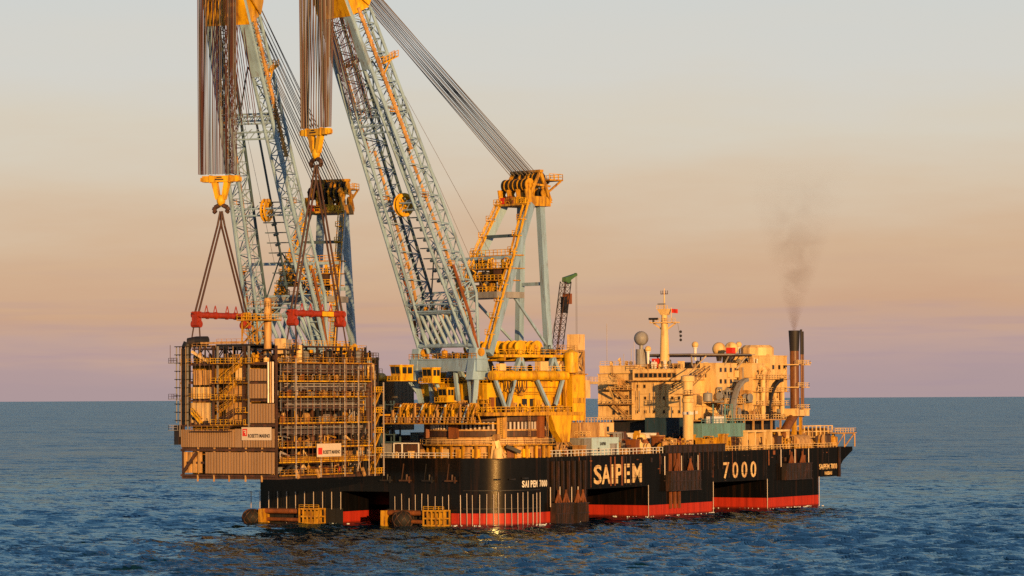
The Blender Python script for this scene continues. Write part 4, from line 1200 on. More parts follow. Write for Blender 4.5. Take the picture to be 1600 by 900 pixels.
# ---------------------------------------------------------------- hook blocks, slings, spreader bars
hb_proto = None
for c, Mx, key, hook, lab in ((crane_a, MA, 'a', HOOK_A, 'yellow hook block hanging higher, in front of the nearer crane boom'),
                              (crane_b, MBm, 'b', HOOK_B, 'yellow hook block hanging lower at the far left')):
    z = HOOKZ[key]
    t = thing('hook_block', lab, 'hook block', (hook.x, hook.y, z - 8.4), Mx.to_euler().z, 'hook blocks of the cranes')
    b = MB(); b.box(-1.0, 1.0, -4.9, 4.9, 7.7, 9.3)
    b.box(-0.8, 0.8, -5.5, -4.9, 7.9, 8.9); b.box(-0.8, 0.8, 4.9, 5.5, 7.9, 8.9)
    for y in (-2.8, 2.8): b.box(-1.2, 1.2, y - 0.12, y + 0.12, 7.5, 9.5)
    b.build('crossbar', YEL, t)
    for s in (-1, 1):
        MB().plate([(-0.7, 2.5 * s, 7.7), (-0.7, 1.0 * s, 7.7), (-0.7, 0.3 * s, 3.2), (-0.7, 1.3 * s, 3.2)], (1.4, 0, 0)).build('side_plate', YEL, t)
    b = MB(); b.ball((0, 0, 3.0), 1.15, 12, 8, 1.3); b.build('swivel', YEL, t, True)
    b = MB()
    for s in (-1, 1):
        pts = [(0, 0.4 * s, 1.8), (0, 1.7 * s, 1.2), (0, 2.0 * s, 0.4), (0, 1.5 * s, -0.1)]
        b.path(pts, 0.6, 8)
    b.build('ramshorn', BRN, t)
    tx = text('plate_lettering', 'SWL', INK, t, (1.33, 1.2, 8.7), (0, -1, 0), 2.2, 0.5, 0.01, 0.02) if False else None
    for s, ww in ((8.75, 1.4), (8.2, 2.4)):
        MB().box(-1.14, -1.1, -ww / 2, ww / 2, s, s + 0.3).build('plate_marking', INK, t)
        MB().box(1.1, 1.14, -ww / 2, ww / 2, s, s + 0.3).build('plate_marking', INK, t)
    near = key == 'a'
    who = 'right-hand' if near else 'left-hand'
    # spreader bar, parallel to the ship's axis
    sz = 54.6
    sp_ = thing('spreader_bar', 'red spreader bar %s' % ('with a yellow plate, under the higher hook block' if near else 'partly behind a yellow tower, under the lower hook block'), 'spreader bar', (hook.x, hook.y, sz), 0, 'red spreader bars over the module')
    b = MB(); b.tube((-10.6, 0, 0), (10.6, 0, 0), 0.8, 12)
    for x in (-9.6, -6, -2.4, 2.4, 6, 9.6): b.tube((x - 0.15, 0, 0), (x + 0.15, 0, 0), 0.98, 12)
    b.build('bar', RED, sp_, True)
    for s in (-1, 1):
        b = MB(); b.box(10.6 * s - 1.0, 10.6 * s + 1.0, -0.8, 0.8, -2.6, 0.9); b.tube((10.6 * s, -1.4, 0), (10.6 * s, 1.4, 0), 0.7, 10); b.tube((10.6 * s, -1.3, -2.3), (10.6 * s, 1.3, -2.3), 0.9, 10)
        b.tube((10.6 * s, 0, 0.3), (13.0 * s, 0, 0.6), 0.45, 8, 0.1); b.tube((9.2 * s, 0, -0.4), (9.8 * s, 0, -2.2), 0.5, 8)
        b.build('end_fitting', RED, sp_)
        for dx in (2.6, 6.4):
            b = MB(); b.path([(s * dx - 0.7, 0, 0.7), (s * dx, 0, 2.5), (s * dx + 0.7, 0, 0.7)], 0.14, 5); b.build('pad_eye', RED, sp_)
    if near: MB().box(1.2, 6.2, -1.06, -0.9, -0.6, 0.6).build('name_plate', YEL, sp_)
    hy = hook.y
    for s in (-1, 1):
        end = 'left' if s < 0 else 'right'
        for dy in (-0.5, 0.5):
            o = MB().path([(hook.x + 0.3 * s, hy + dy * 0.6 + 0.9 * s * 0.3, z - 8.2), (hook.x + 0.9 * s, hy + dy, z - 12), (hook.x + 10.6 * s, hy + dy * 1.1, sz + 0.4)], 0.27, 7).build('wire_sling', SLG)
            tag(o, 'brown wire sling from the %s hook block to the %s end of its spreader bar' % (who, end), 'sling', 'upper slings, %s hook, %s end' % (who, end))
        for dy in (-0.8, 0.8):
            o = MB().tube((hook.x + 10.6 * s, hy + dy, sz - 2.3), (hook.x + 11.2 * s, hy + dy * 2.2, 45.2), 0.18, 6).build('wire_sling', SLG)
            tag(o, 'short dark sling under the %s end of the %s red spreader bar' % (end, who), 'sling', 'lower slings, %s bar, %s end' % (who, end))

# ---------------------------------------------------------------- the hanging topside module
PUR = mat('dull_pipe_lagging', (0.14, 0.11, 0.11), 0.5, 0.4, 0.25, (0.10, 0.05, 0.03))
MX, MY, MZ = -60.0, 29.7, 13.4
ML, MW, MH = 48.0, 29.3, 33.0
mod = thing('topside_module', 'large boxy offshore process module with ribbed cladding and yellow walkways hanging from the hooks', 'module', (MX, MY, MZ))
mod.scale = (0.965, 1, 1)
FL = [1.1, 4.3, 8.0, 14.0, 20.5, 24.4, 29.0]
# main columns and deck plates
for x in (0.4, 7.6, 18.9, 30.0, 36.5, 41.5, 47.4):
    for y in (0.45, 10, 19.5, MW - 0.45):
        if 1 < y < 28 and x > 1: continue
        MB().box(x - 0.26, x + 0.26, y - 0.26, y + 0.26, 0.0, 33.0 if x < 42 else 30.5).build('column', DRK if x > 1 else BRN, mod)
for i, z in enumerate(FL):
    x1 = ML - (2.5 if i > 3 else 0.0)
    MB().box(0.5, x1, 0.9, MW - 0.6, z - 0.55, z).build('deck_plate', BRN, mod)
MB().box(0.2, ML, 0.2, MW - 0.2, 0.0, 0.55).build('base_frame', BRN, mod)
# inner bulkheads
MB().box(6.5, 46, 5.6, 6.0, 0.6, 29).build('bulkhead', DRK, mod)
MB().box(4.0, 4.3, 6.2, MW - 0.8, 0.6, 29).build('bulkhead', YED, mod)
MB().box(6, 46, MW - 1.2, MW - 0.9, 0.6, 29).build('bulkhead', CLA, mod)
MB().box(45.6, 46.0, 6, MW - 1.4, 0.6, 29).build('bulkhead', CLA, mod)
# right-hand face: walkways, railings, pipe racks, equipment level by level
g2 = random.Random(21)
for i, z in enumerate(FL):
    x1 = 43.5 if i not in (0,) else 34
    if i == 1: x1 = 42
    MB().box(0.9, x1, -0.5, 0.0, z - 0.30, z - 0.02).build('walkway_edge', YEL if i not in (0, 6) else YED, mod)
    MB().rail([(0.9, -0.35, z), (x1, -0.35, z), (x1, 0.6, z)], 1.2, 1.75, 0.05).build('railing', YED, mod)
    if i == 1:
        for k in range(21):
            MB().box(1.0 + k * 1.95, 2.7 + k * 1.95, -0.30, -0.22, z + 0.1, z + 0.95).build('kick_panel', YED, mod)
    ztop = (FL[i + 1] if i + 1 < len(FL) else 33) - 0.7
    hh = ztop - z
    mats_ = [GRY, BRN, CRD, BRN, DRK, DRK, CRM, BRN, YED]
    n = 30 if hh > 4 else 22
    clutter(mod, 1.6, 43, 2.2, 4.6, z, n, mats_, 1.2, 2.8, hh * 0.75, rg=g2)
    clutter(mod, 1.6, 43, 0.7, 1.6, z, n, [CRD, GAL, CRD, YED, BRN, GRY, DRK, BRN], 0.7, 1.7, hh * 0.5, rg=g2)
    for _ in range(3 if i not in (6,) else 2):
        k = g2.choice(['equipment_cabinet', 'storage_tank', 'pump_skid'])
        inst(k, proto(k, g2.choice([SGR, RUS, RUS])), mod, (g2.uniform(3, 42), 0.9, z), (0, 0, 0), (1.2, 0.9, 1.6))
    # pipes stacked under the deck above
    if i in (2, 3, 4, 5):
        zt = FL[i + 1] - 0.8
        nrow = {2: 7, 3: 8, 4: 5, 5: 7}[i]
        for k in range(nrow):
            for yy_ in (0.2,):
                m_ = g2.choice([PUR, BRN, PUR, GRY, DRK, GAL])
                xa = g2.uniform(0.8, 5); xb = g2.uniform(38, 45)
                MB().tube((xa, yy_ + 0.25 * (k % 2), zt - k * 0.33), (xb, yy_ + 0.25 * (k % 2), zt - k * 0.33), g2.uniform(0.10, 0.17), 6).build('pipe', m_, mod)
        for x in range(2, 44, 3): MB().box(x - 0.12, x + 0.12, 0.05, 0.3, zt - nrow * 0.33 - 0.2, zt + 0.3).build('pipe_hanger', GRY, mod)
    # risers
    for _ in range(8):
        x = g2.uniform(1.5, 43); y = g2.uniform(0.3, 1.6)
        MB().tube((x, y, z), (x, y, ztop + 0.4), g2.uniform(0.07, 0.16), 6).build('riser_pipe', g2.choice([GAL, YED, CRD, BRN, BRN]), mod)
for x in (7.6, 30.0):
    MB().box(x - 0.12, x + 0.12, -0.75, -0.5, 0.2, 30.0).build('scaffold_post', GAL, mod)
for x, z0, z1 in ((18.9, 0.2, 13.5), (36.5, 3, 28), (41.5, 0.2, 14)):
    MB().box(x - 0.12, x + 0.12, -0.72, -0.5, z0, z1).build('scaffold_post', GAL, mod)
for (x0, z0, x1, z1) in ((0.8, 0.6, 7.2, 4.0), (31, 0.6, 36, 4.0), (8, 0.6, 11, 3.8), (2, 20.8, 7.2, 24.0), (37, 8.2, 41, 13.5)):
    MB().beam((x0, 0.1, z0), (x1, 0.1, z1), 0.5, 0.6).build('brace', DRK, mod)
for x in (1.3, 10.6, 32): MB().beam((x + 7.5, -0.55, 0.2), (x + 6.3, -0.55, 2.2), 0.5, 0.7).build('sea_fastening', CRD, mod)
# tube-and-board scaffolding over the right-hand face and round the corner
for i in range(22):
    x = 1.2 + i * 1.95 + g2.uniform(-0.25, 0.25); z0 = g2.choice((0.3, 0.3, 4, 8)); z1 = g2.choice((14, 21, 29.5, 31, 32))
    MB().tube((x, -0.95, z0), (x + g2.uniform(-0.1, 0.1), -0.95, z1), 0.05, 5).build('scaffold_tube', g2.choice([BRN, RUS, BRN]), mod)
for i in range(26):
    z = 1.4 + i * 1.18 + g2.uniform(-0.3, 0.3); xa = g2.choice((0.5, 0.8, 7.6, 18.9)); xb = g2.choice((30, 36, 43, 45))
    MB().tube((xa, -0.92, z), (xb, -0.92, z), 0.05, 5).build('scaffold_tube', g2.choice([BRN, RUS, BRN]), mod)
for i in range(16):
    x = g2.uniform(1, 38); z = g2.choice(FL) + 0.1
    MB().tube((x, -0.9, z), (x + g2.uniform(2, 4.5), -0.9, z + g2.uniform(2.5, 5)), 0.07, 5).build('scaffold_tube', BRN, mod)
for i in range(14):
    y = 9 + i * 1.45; MB().tube((-1.9, y, 13.5), (-1.9, y, g2.choice((24, 29.5, 33.0))), 0.06, 5).build('scaffold_tube', g2.choice([BRN, BRN, CRD]), mod)
for i in range(22):
    k = g2.random(); x = g2.uniform(2, 42); z = g2.choice(FL[:-1]); 
    MB().path([(x, 0.5, z + 0.2), (x, 0.5, z + g2.uniform(1.2, 2.8)), (x + g2.uniform(1, 4), 0.5, z + g2.uniform(1.2, 2.8)), (x + g2.uniform(1, 4), 2.0, z + 2.6)], g2.uniform(0.12, 0.3), 7).build('pipe_run', g2.choice([GAL, CRM, GRY, CRD, YED]), mod)
# right-hand end: stair and duct tower
for k in range(5):
    z = 0.8 + k * 5.2
    MB().box(43.8, 48.4, -0.9, 1.8, z - 0.2, z).build('landing', YED, mod)
    MB().rail([(43.8, -0.8, z), (48.3, -0.8, z), (48.3, 1.7, z)], 1.2, 1.2, 0.09).build('railing', YEL, mod)
    if k < 4: MB().stair((44.2, 0.0, z), (48.0, 0.0, z + 5.0), (0, 1, 0), 1.1, 9, 0.06).build('stair', YED, mod)
for x in (44, 48.3): MB().box(x - 0.15, x + 0.15, -0.95, -0.7, 0, 27 if x < 46 else 24).build('scaffold_post', GAL, mod)
b = MB(); b.path([(41.8, 0.0, 12), (41.8, 0.0, 22.4), (42.6, 0.0, 23.6), (45.5, 0, 23.6)], 0.7, 10); b.build('exhaust_duct', BRN, mod)
b = MB(); b.path([(43.2, -0.2, 9), (43.2, -0.2, 28.0)], 0.45, 8); b.build('riser_pipe', BRN, mod)


# left-hand face: ribbed cladding sheets
def clad(y0, y1, z0, z1, m=CLA, x=-0.25, sheet=2.7, pitch=0.75, smooth=False):
    y0, y1 = sorted((y0, y1)); n = max(1, round((y1 - y0) / sheet))
    for i in range(n):
        a = y0 + (y1 - y0) * i / n; b_ = y0 + (y1 - y0) * (i + 1) / n - 0.05
        b = MB(); xo = x - g2.uniform(0, 0.03)
        b.box(xo, xo + 0.12, a, b_, z0, z1)
        k = max(1, round((b_ - a) / pitch))
        if not smooth:
            for j in range(k):
                yy_ = a + (b_ - a) * (j + 0.25) / k
                b.box(xo - 0.30, xo, yy_, yy_ + (b_ - a) / k * 0.5, z0 + 0.02, z1 - 0.02)
        b.build('cladding_sheet', m, mod)


clad(0.6, 21.6, 1.4, 6.7)
clad(23.2, 29.1, 1.5, 6.7, CRD, 0.6, 1.5, 1.5)
clad(0.6, 10.2, 7.9, 12.5)
clad(10.4, 12.6, 7.9, 12.5, CLA, smooth=True); clad(12.7, 29.1, 7.9, 12.3)
clad(0.6, 8.2, 13.9, 18.7)
clad(3.0, 8.2, 20.0, 23.6, CLA); clad(3.0, 8.2, 24.3, 27.3, CLA)
clad(19.7, 25.2, 23.4, 27.1, CRD)
clad(19.1, 26.4, 20.0, 22.9, CRM, 0.3, 1.4, 1.4)
clad(19.9, 26.6, 13.9, 19.0, CRM, 0.6, 2.2, 2.2, True)
clad(8.6, 13.2, 24.2, 27.6, CRM, 1.0, 2.3, 2.3, True)
clad(8.6, 16.4, 14.0, 19.4, CRD, 1.2, 2.6, 1.3)
clad(8.6, 16.4, 20.2, 23.6, CRD, 1.2, 2.6, 1.3)
MB().beam((0.1, 28.6, 1.6), (0.1, 24.4, 6.6), 0.6, 0.6).build('brace', BRN, mod)
for z in (1.0, 7.3, 13.4, 19.6, 24.0, 28.6):
    MB().box(-0.2, 0.4, 0.3, MW, z - 0.35, z + 0.15).build('edge_beam', BRN, mod)
for y in (4.5, 9.4, 14.4, 19, 24):
    MB().box(-0.3, 0.0, y - 0.18, y + 0.18, -0.6, 1.0).build('support_stub', CRD, mod)
    MB().box(-0.1, 0.2, y - 0.2, y + 0.2, 6.7, 7.9).build('support_stub', CRD, mod)
# walkways and stair flights on the left-hand face
for z in (28.6, 23.7, 19.6, 13.4):
    MB().box(-1.7, -0.1, 8.4, 19.0, z, z + 0.2).build('landing', YED, mod)
    MB().rail([(-1.6, 8.4, z + 0.2), (-1.6, 19, z + 0.2)], 1.2, 1.5, 0.055).build('railing', YEL, mod)
for (ya, za, yb, zb) in ((16.2, 12.0, 12.0, 13.6), (17.0, 13.6, 11.4, 16.6), (17.0, 16.6, 11.4, 19.8), (17.0, 19.8, 11.4, 23.8), (16.6, 23.9, 9.6, 28.8)):
    MB().stair((-1.5, ya, za), (-1.5, yb, zb), (1, 0, 0), 1.1, 10, 0.1).build('stair', YED if za > 14 else BRN, mod)
    MB().box(-1.7, -0.2, yb - 3.0, yb, zb - 0.15, zb + 0.05).build('landing', YED, mod)
    MB().rail([(-1.6, yb - 3.0, zb), (-1.6, yb, zb)], 1.2, 1.4, 0.055).build('railing', YEL, mod)
MB().box(-1.9, -0.3, 13.2, 25.0, 11.8, 12.0).build('landing', BRN, mod)
MB().rail([(-1.8, 13.2, 12.0), (-1.8, 25, 12.0)], 1.2, 1.6, 0.055).build('railing', YED, mod)
MB().rail([(-0.4, 19, 28.7), (-0.4, 29, 28.7)], 1.2, 1.7, 0.055).build('railing', YEL, mod)
MB().rail([(-0.2, 19.2, 20.0), (-0.2, 28.4, 20.0)], 1.2, 1.5, 0.055).build('railing', YEL, mod)
MB().stair((-1.0, 25.5, 16.6), (-1.0, 22.6, 13.9), (1, 0, 0), 1.0, 8, 0.09).build('stair', YEL, mod)
for y in (19.2, 17.8, 8.3): MB().box(-0.35, 0.1, y - 0.2, y + 0.2, 13.0, 33.0).build('scaffold_post', BRN if y > 18.5 else GRY, mod)
for y, m_ in ((2.4, GAL), (1.7, CRD), (1.0, GAL)):
    MB().tube((-0.3, y, 18.9), (-0.3, y, 29.0), 0.26, 8).build('riser_pipe', m_, mod)
# dark duct stack on the left corner
b = MB(); b.path([(0.6, 28.1, 13.6), (0.6, 28.1, 32.6), (0.9, 27.6, 34.0), (1.6, 25.5, 34.4), (2.0, 22.5, 34.4)], 1.25, 12); b.build('corner_duct', DRK, mod, True)
for y in (26.9, 29.4, 30.4):
    MB().tube((-0.3, y, 10.5 if y < 30 else 14), (-0.3, y, 33.0), 0.16, 6).build('riser_pipe', GRY, mod)
for k in range(10): MB().box(-1.0, 1.9, 26.6, 30.6, 14.5 + k * 2.05, 14.7 + k * 2.05).build('duct_band', DRK, mod)
for z in (29.0, 20.0, 12.2):
    MB().box(-1.2, 2.4, 29.6, 32.4, z - 0.15, z).build('landing', GRY, mod)
    MB().rail([(-1.1, 29.6, z), (-1.1, 32.3, z), (2.3, 32.3, z)], 1.2, 1.2, 0.055).build('railing', GAL if z < 13 else BRN, mod)
MB().tube((-0.8, 32.0, 29), (-0.8, 32.0, 33.5), 0.08, 5).build('lamp_post', BRN, mod)
MB().box(-0.6, 2.0, 29.5, 31.0, 8.5, 13.4).build('riser_casing', DRK, mod)
clutter(mod, 0.4, 3.0, 9, 26, 29.0, 26, [YED, YEL, DRK, BRN, DRK, CRD], 1.0, 2.2, 2.8, rg=g2)
clutter(mod, 0.3, 1.4, 19.5, 26, 13.6, 5, [DRK, CRD, YED], 1.2, 2.0, 3.4, rg=g2)
# weather-deck truss and roof
for x in (0.6, 9, 18, 27):
    tr = MB()
    for k in range(6):
        y = 9 + k * 3.3
        tr.beam((x, y, 29), (x, y, 33), 0.3, 0.3)
        if k < 5: tr.beam((x, y, 29 if k % 2 else 33), (x, y + 3.3, 33 if k % 2 else 29), 0.22, 0.22)
    tr.beam((x, 9, 33), (x, 26, 33), 0.4, 0.5)
    tr.build('roof_truss', DRK, mod)
MB().box(0.2, 26, 9.2, 18.5, 33.1, 33.5).build('roof_deck', DRK, mod)
MB().box(0.2, 16, 18.7, 26, 32.2, 32.6).build('roof_deck', BRN, mod)
MB().rail([(0.3, 26, 32.6), (0.3, 18.7, 32.6)], 1.3, 1.5, 0.055).build('railing', CRD, mod)
MB().rail([(0.3, 18.4, 33.5), (0.3, 9.4, 33.5), (24, 9.4, 33.5)], 1.3, 1.6, 0.055).build('railing', YED, mod)
MB().box(-0.3, 0.2, 9.3, 23, 33.6, 34.1).build('roof_edge_beam', CRD, mod)
MB().beam((0.2, 26, 31.8), (0.2, 21, 29.2), 0.5, 0.6).build('brace', CRM, mod)
clutter(mod, 2, 40, 1.2, 9, 29.0, 60, [YED, YEL, CRD, DRK, BRN, GRY, YED, CRM], 1.4, 2.8, 4.2, rg=g2)
clutter(mod, 6, 40, 9, 26, 33.5, 0, [DRK])
for (x0, x1, z) in ((4, 12, 32.0), (12, 34, 32.8), (34, 42, 31.8)):
    MB().box(x0, x1, 0.3, 8.4, z, z + 0.3).build('roof_deck', BRN, mod)
    MB().rail([(x0, 0.4, z + 0.3), (x1, 0.4, z + 0.3), (x1, 8, z + 0.3)], 1.3, 1.5, 0.055).build('railing', YEL if x0 > 5 else YED, mod)
    for x in (x0 + 0.3, (x0 + x1) / 2, x1 - 0.3): MB().box(x - 0.15, x + 0.15, 0.3, 0.6, 29, z).build('roof_post', BRN, mod)
for x in range(34, 47, 2):
    MB().box(x - 0.1, x + 0.1, 0.2, 0.45, 24.6, 31.5 if x < 44 else 30.2).build('roof_post', BRN, mod)
MB().rail([(36, 0.3, 30.3), (46.5, 0.3, 30.3)], 1.3, 1.2, 0.055).build('railing', BRN, mod)
MB().box(6.5, 9.5, 2.0, 5.0, 31.0, 34.6).build('vent_housing', GRY, mod)
MB().box(4.6, 6.2, 1.4, 3.6, 31.0, 34.8).build('vent_housing', CRM, mod)
MB().tube((11.5, 1.0, 29), (11.5, 1.0, 33.2), 0.8, 12).build('storage_tank', CRM, mod, True)
# pedestal tower on the roof
tw = MB()
cx, cy = 5.5, 9.0
tower = MB().lathe([(1.0, 29), (1.0, 44.6), (0.7, 45.0)], (cx + 1.4, cy - 1.6, 0), 16).build('pedestal_tower', CRD, mod, True)
for dx in (-2.4, 2.4):
    for dy in (-1, 3.6): tw.beam((cx + dx, cy + dy, 33.4), (cx + dx, cy + dy, 40.2), 0.3, 0.3)
for z0, z1 in ((33.4, 36.8), (36.8, 40.2)):
    for dy in (-1, 3.6): tw.beam((cx - 2.4, cy + dy, z0), (cx + 2.4, cy + dy, z1), 0.2, 0.2); tw.beam((cx - 2.4, cy + dy, z1), (cx + 2.4, cy + dy, z1), 0.25, 0.25)
    tw.beam((cx - 2.4, cy - 1, z0), (cx - 2.4, cy + 3.6, z1), 0.2, 0.2); tw.beam((cx - 2.4, cy + 3.6, z0), (cx - 2.4, cy - 1, z1), 0.2, 0.2)
tw.build('tower_frame', YED, tower)
MB().box(cx - 3.4, cx + 3.8, cy - 4.2, cy + 4.6, 39.3, 39.6).build('tower_platform', YED, tower)
MB().rail([(cx - 3.3, cy + 4.5, 39.6), (cx - 3.3, cy - 4.1, 39.6), (cx + 3.7, cy - 4.1, 39.6)], 1.4, 1.4, 0.055).build('railing', YEL, tower)
MB().rail([(cx - 3.3, cy + 1.5, 42.6), (cx - 3.3, cy - 4.1, 42.6), (cx + 1.7, cy - 4.1, 42.6)], 1.4, 1.4, 0.055).build('railing', YED, tower)
clutter(tower, cx - 2, cx, cy, cy + 3.5, 39.6, 4, [DRK, BRN, YED], 1.2, 1.8, 2.6, rg=g2)

# two banners tied to the module
bn = thing('maker_banner', 'wide pale banner with a red logo square and dark lettering, on the ribbed cladding', 'banner', (MX, MY, MZ), 0, 'banners on the module')
MB().box(-0.680, -0.620, 1.2, 10.2, 9.7, 12.9).build('cloth', BAN, bn)
lg = MB().box(-0.720, -0.680, 8.5, 9.9, 10.7, 12.5).build('logo_square', SGR, bn)
lb = MB(); lb.box(-0.745, -0.720, 8.75, 9.0, 11.0, 12.2); lb.box(-0.745, -0.720, 9.0, 9.6, 11.95, 12.2); lb.box(-0.745, -0.720, 9.0, 9.4, 11.5, 11.7); lb.build('logo_mark', BAN, lg)
text('banner_lettering', 'ROSETTI MARINO', INK, bn, (-0.690, 8.2, 10.3), (0, -1, 0), 6.6, 0.95, 0.03, 0.02)
bn = thing('maker_banner', 'smaller pale banner with a red logo square hung over the yellow walkway railings', 'banner', (MX, MY, MZ), 0, 'banners on the module')
o = MB().box(15.7, 26.5, -1.16, -1.10, 5.3, 8.6).build('cloth', BAN, bn)
MB().box(16.2, 18.0, -1.20, -1.16, 5.9, 7.6).build('logo_square', SGR, bn)
text('banner_lettering', 'ROSETTI MARINO', INK, bn, (18.4, -1.17, 6.0), (1, 0, 0), 7.6, 0.95, 0.03, 0.02)

# ---------------------------------------------------------------- accommodation block at the bow
acc = thing('accommodation_block', 'cream multi-storey accommodation block with helideck, radomes and bridge windows', 'deckhouse', (0, 0, 0))


def house_box(name, x0, x1, y0, y1, z0, z1, m=CRM, storeys=0):
    b = MB(); b.box(x0, x1, y0, y1, z0, z1)
    b.box(x0 - 0.15, x1 + 0.15, y0 - 0.15, y1 + 0.15, z1, z1 + 0.25)
    o = b.build(name, m, acc)
    for k in range(1, storeys):
        z = z0 + (z1 - z0) * k / storeys
        MB().box(x0 - 0.07, x1, y0 - 0.07, y1, z - 0.06, z + 0.06).build('storey_seam', CRD, o)
    return o


def windows_x(par, x, ys, zs, w=0.75, h=0.95):
    for z in zs:
        for y in ys:
            f = MB().box(x - 0.10, x - 0.01, y - w / 2 - 0.1, y + w / 2 + 0.1, z - 0.1, z + h + 0.1).build('window', CRD, par)
            MB().box(x - 0.13, x - 0.10, y - w / 2, y + w / 2, z, z + h).build('pane', GLS, f)


def windows_y(par, y, xs, zs, w=1.1, h=1.0):
    for z in zs:
        for x in xs:
            f = MB().box(x - w / 2 - 0.1, x + w / 2 + 0.1, y - 0.10, y - 0.01, z - 0.1, z + h + 0.1).build('window', CRD, par)
            MB().box(x - w / 2, x + w / 2, y - 0.13, y - 0.10, z, z + h).build('pane', GLS, f)


w1 = house_box('wall_block', 125.5, 150, 32.0, 44, 26.6, 40.0, CRM, 3)
windows_x(w1, 125.4, (34.2, 36.5, 38.6), (28.2, 32.6, 37.0), 0.8, 1.2)
for z in (26.8, 31.4, 35.6):
    MB().box(122.6, 125.3, 31.0, 42.5, z - 0.2, z).build('balcony', CRD, w1)
    MB().rail([(122.7, 42.4, z), (122.7, 31.0, z)], 1.2, 1.5, 0.09).build('railing', CRM, w1)
    MB().stair((123.6, 38.2, z + (4.4 if z < 35 else 4.0)), (123.6, 32.8, z), (1, 0, 0), 1.1, 9, 0.09).build('stair', CRD, w1)
MB().box(123.2, 125.4, 35.0, 36.2, 36.0, 38.6).build('door', CRD, w1)
house_box('wall_block', 124.6, 150, 30.4, 43.0, 40.3, 42.4, CRM)
MB().rail([(124.7, 42.8, 42.7), (124.7, 31, 42.7)], 1.2, 1.6, 0.08).build('railing', CRM, acc)
for y, h in ((41.2, 12.5), (33, 5.0), (35.5, 3.5), (32.0, 7)):
    MB().tube((126, y, 42.6), (126, y, 42.6 + h), 0.09, 5).build('whip_antenna', GAL, acc)
w2 = house_box('wall_block', 124.0, 168, 14.8, 31.8, 26.6, 38.0, CRM, 3)
windows_x(w2, 123.9, (30.0, 27.2, 24.3, 21.0, 18.2, 15.9), (28.6, 32.6), 0.6, 0.8)
windows_x(w2, 123.9, (29.6, 27.4, 18.0), (36.0,), 0.6, 0.9)
# bridge with its window band
w3 = house_box('bridge', 123.2, 150, 13.5, 31.0, 38.3, 41.3, CRM)
for i in range(9):
    y = 29.6 - i * 1.55
    f = MB().box(123.08, 123.19, y - 0.72, y + 0.72, 38.9, 40.4).build('window', CRD, w3)
    MB().box(123.03, 123.08, y - 0.52, y + 0.52, 39.05, 40.25).build('pane', GLS, f)
windows_y(w3, 13.5, (126, 129, 132, 136, 140), (39.0,), 1.6, 1.2)
MB().box(121.9, 124, 13.0, 31.4, 38.0, 38.25).build('bridge_wing', CRD, w3)
MB().rail([(122, 31.2, 41.6), (122, 13.8, 41.6)], 1.2, 1.6, 0.08).build('railing', CRD, w3)
# starboard blocks stepping forward
w4 = house_box('wall_block', 136, 149, 10.0, 26, 31.5, 43.0, CRM)
windows_y(w4, 10.0, (138.5, 141.5, 145, 148), (33.6, 37.2, 40.6), 1.3, 1.2)
w5 = house_box('wall_block', 153.2, 173.6, 7.0, 24, 26.8, 43.0, CRM, 4)
windows_y(w5, 7.0, (156.7, 161, 165, 169.5, 172), (28.2, 32.0, 36.0, 39.8), 1.2, 1.3)
for x in (154.8, 158.6, 163, 167.3):
    MB().box(x - 0.4, x + 0.4, 6.2, 7.0, 26.8, 40.5).build('buttress', CRM, w5)
for z in (30.8, 34.8, 38.6):
    MB().box(153.4, 174, 5.0, 6.9, z - 0.2, z).build('balcony', CRD, w5)
    MB().rail([(153.4, 5.1, z), (174, 5.1, z)], 1.2, 1.7, 0.09).build('railing', CRM, w5)
for (a, b_) in (((152, 5.6, 26.8), (156, 5.6, 30.8)), ((166, 5.6, 30.8), (162, 5.6, 34.8)), ((158, 5.6, 34.8), (162, 5.6, 38.6))):
    MB().stair(a, b_, (0, 1, 0), 1.0, 9, 0.09).build('stair', CRD, w5)
w6 = house_box('wall_block', 163, 174.5, 6.0, 22, 34.6, 45.4, CRM)
windows_y(w6, 6.0, (165, 169, 172.5), (41.5,), 1.4, 1.2)
b = MB(); b.lathe([(5.0, 45.66), (5.0, 48.0), (4.0, 48.8)], (168.5, 13, 0), 12); b.build('drum_house', CRM, acc)
# pipes, vents, ladders and floodlights over the walls
g5 = random.Random(33)
for i in range(14):
    y = g5.uniform(15.5, 31); z0 = g5.uniform(26.7, 31); MB().tube((123.8, y, z0), (123.8, y, z0 + g5.uniform(3, 9)), g5.uniform(0.06, 0.14), 5).build('wall_pipe', g5.choice([CRD, CRM, GRY]), w2)
for i in range(22):
    x = g5.uniform(154, 174); z0 = g5.uniform(26.9, 35); MB().tube((x, 6.8, z0), (x, 6.8, z0 + g5.uniform(3, 9)), g5.uniform(0.08, 0.22), 5).build('wall_pipe', g5.choice([CRD, CRM, GRY, BRN]), w5)
for i in range(16):
    x = g5.uniform(137, 173); z0 = g5.choice((28.0, 31.2, 35.2, 39.0)); s_ = g5.uniform(0.6, 1.6)
    MB().box(x, x + s_, 9.2 if x < 149 else 6.2, 9.9 if x < 149 else 6.95, z0, z0 + s_ * g5.uniform(0.8, 1.6)).build('vent_box', g5.choice([GRY, CRD, DRK, CRM]), w4 if x < 149 else w5)
clutter(acc, 125.5, 140, 14.5, 30, 41.6, 22, [CRM, CRD, GRY, WHT, DRK], 0.8, 2.0, 2.6)
clutter(acc, 151, 172, 8, 14, 43.3, 16, [CRM, CRD, GRY, WHT, DRK], 0.8, 2.2, 3.0)
clutter(acc, 126, 148, 33, 43, 42.7, 10, [CRM, CRD, GRY], 0.8, 1.8, 2.2)
for x in (150.4, 151.2, 152.0): MB().tube((x, 9.5, 26.7), (x, 9.5, 42), 0.22, 6).build('riser_pipe', g5.choice([GRY, CRD]), acc)
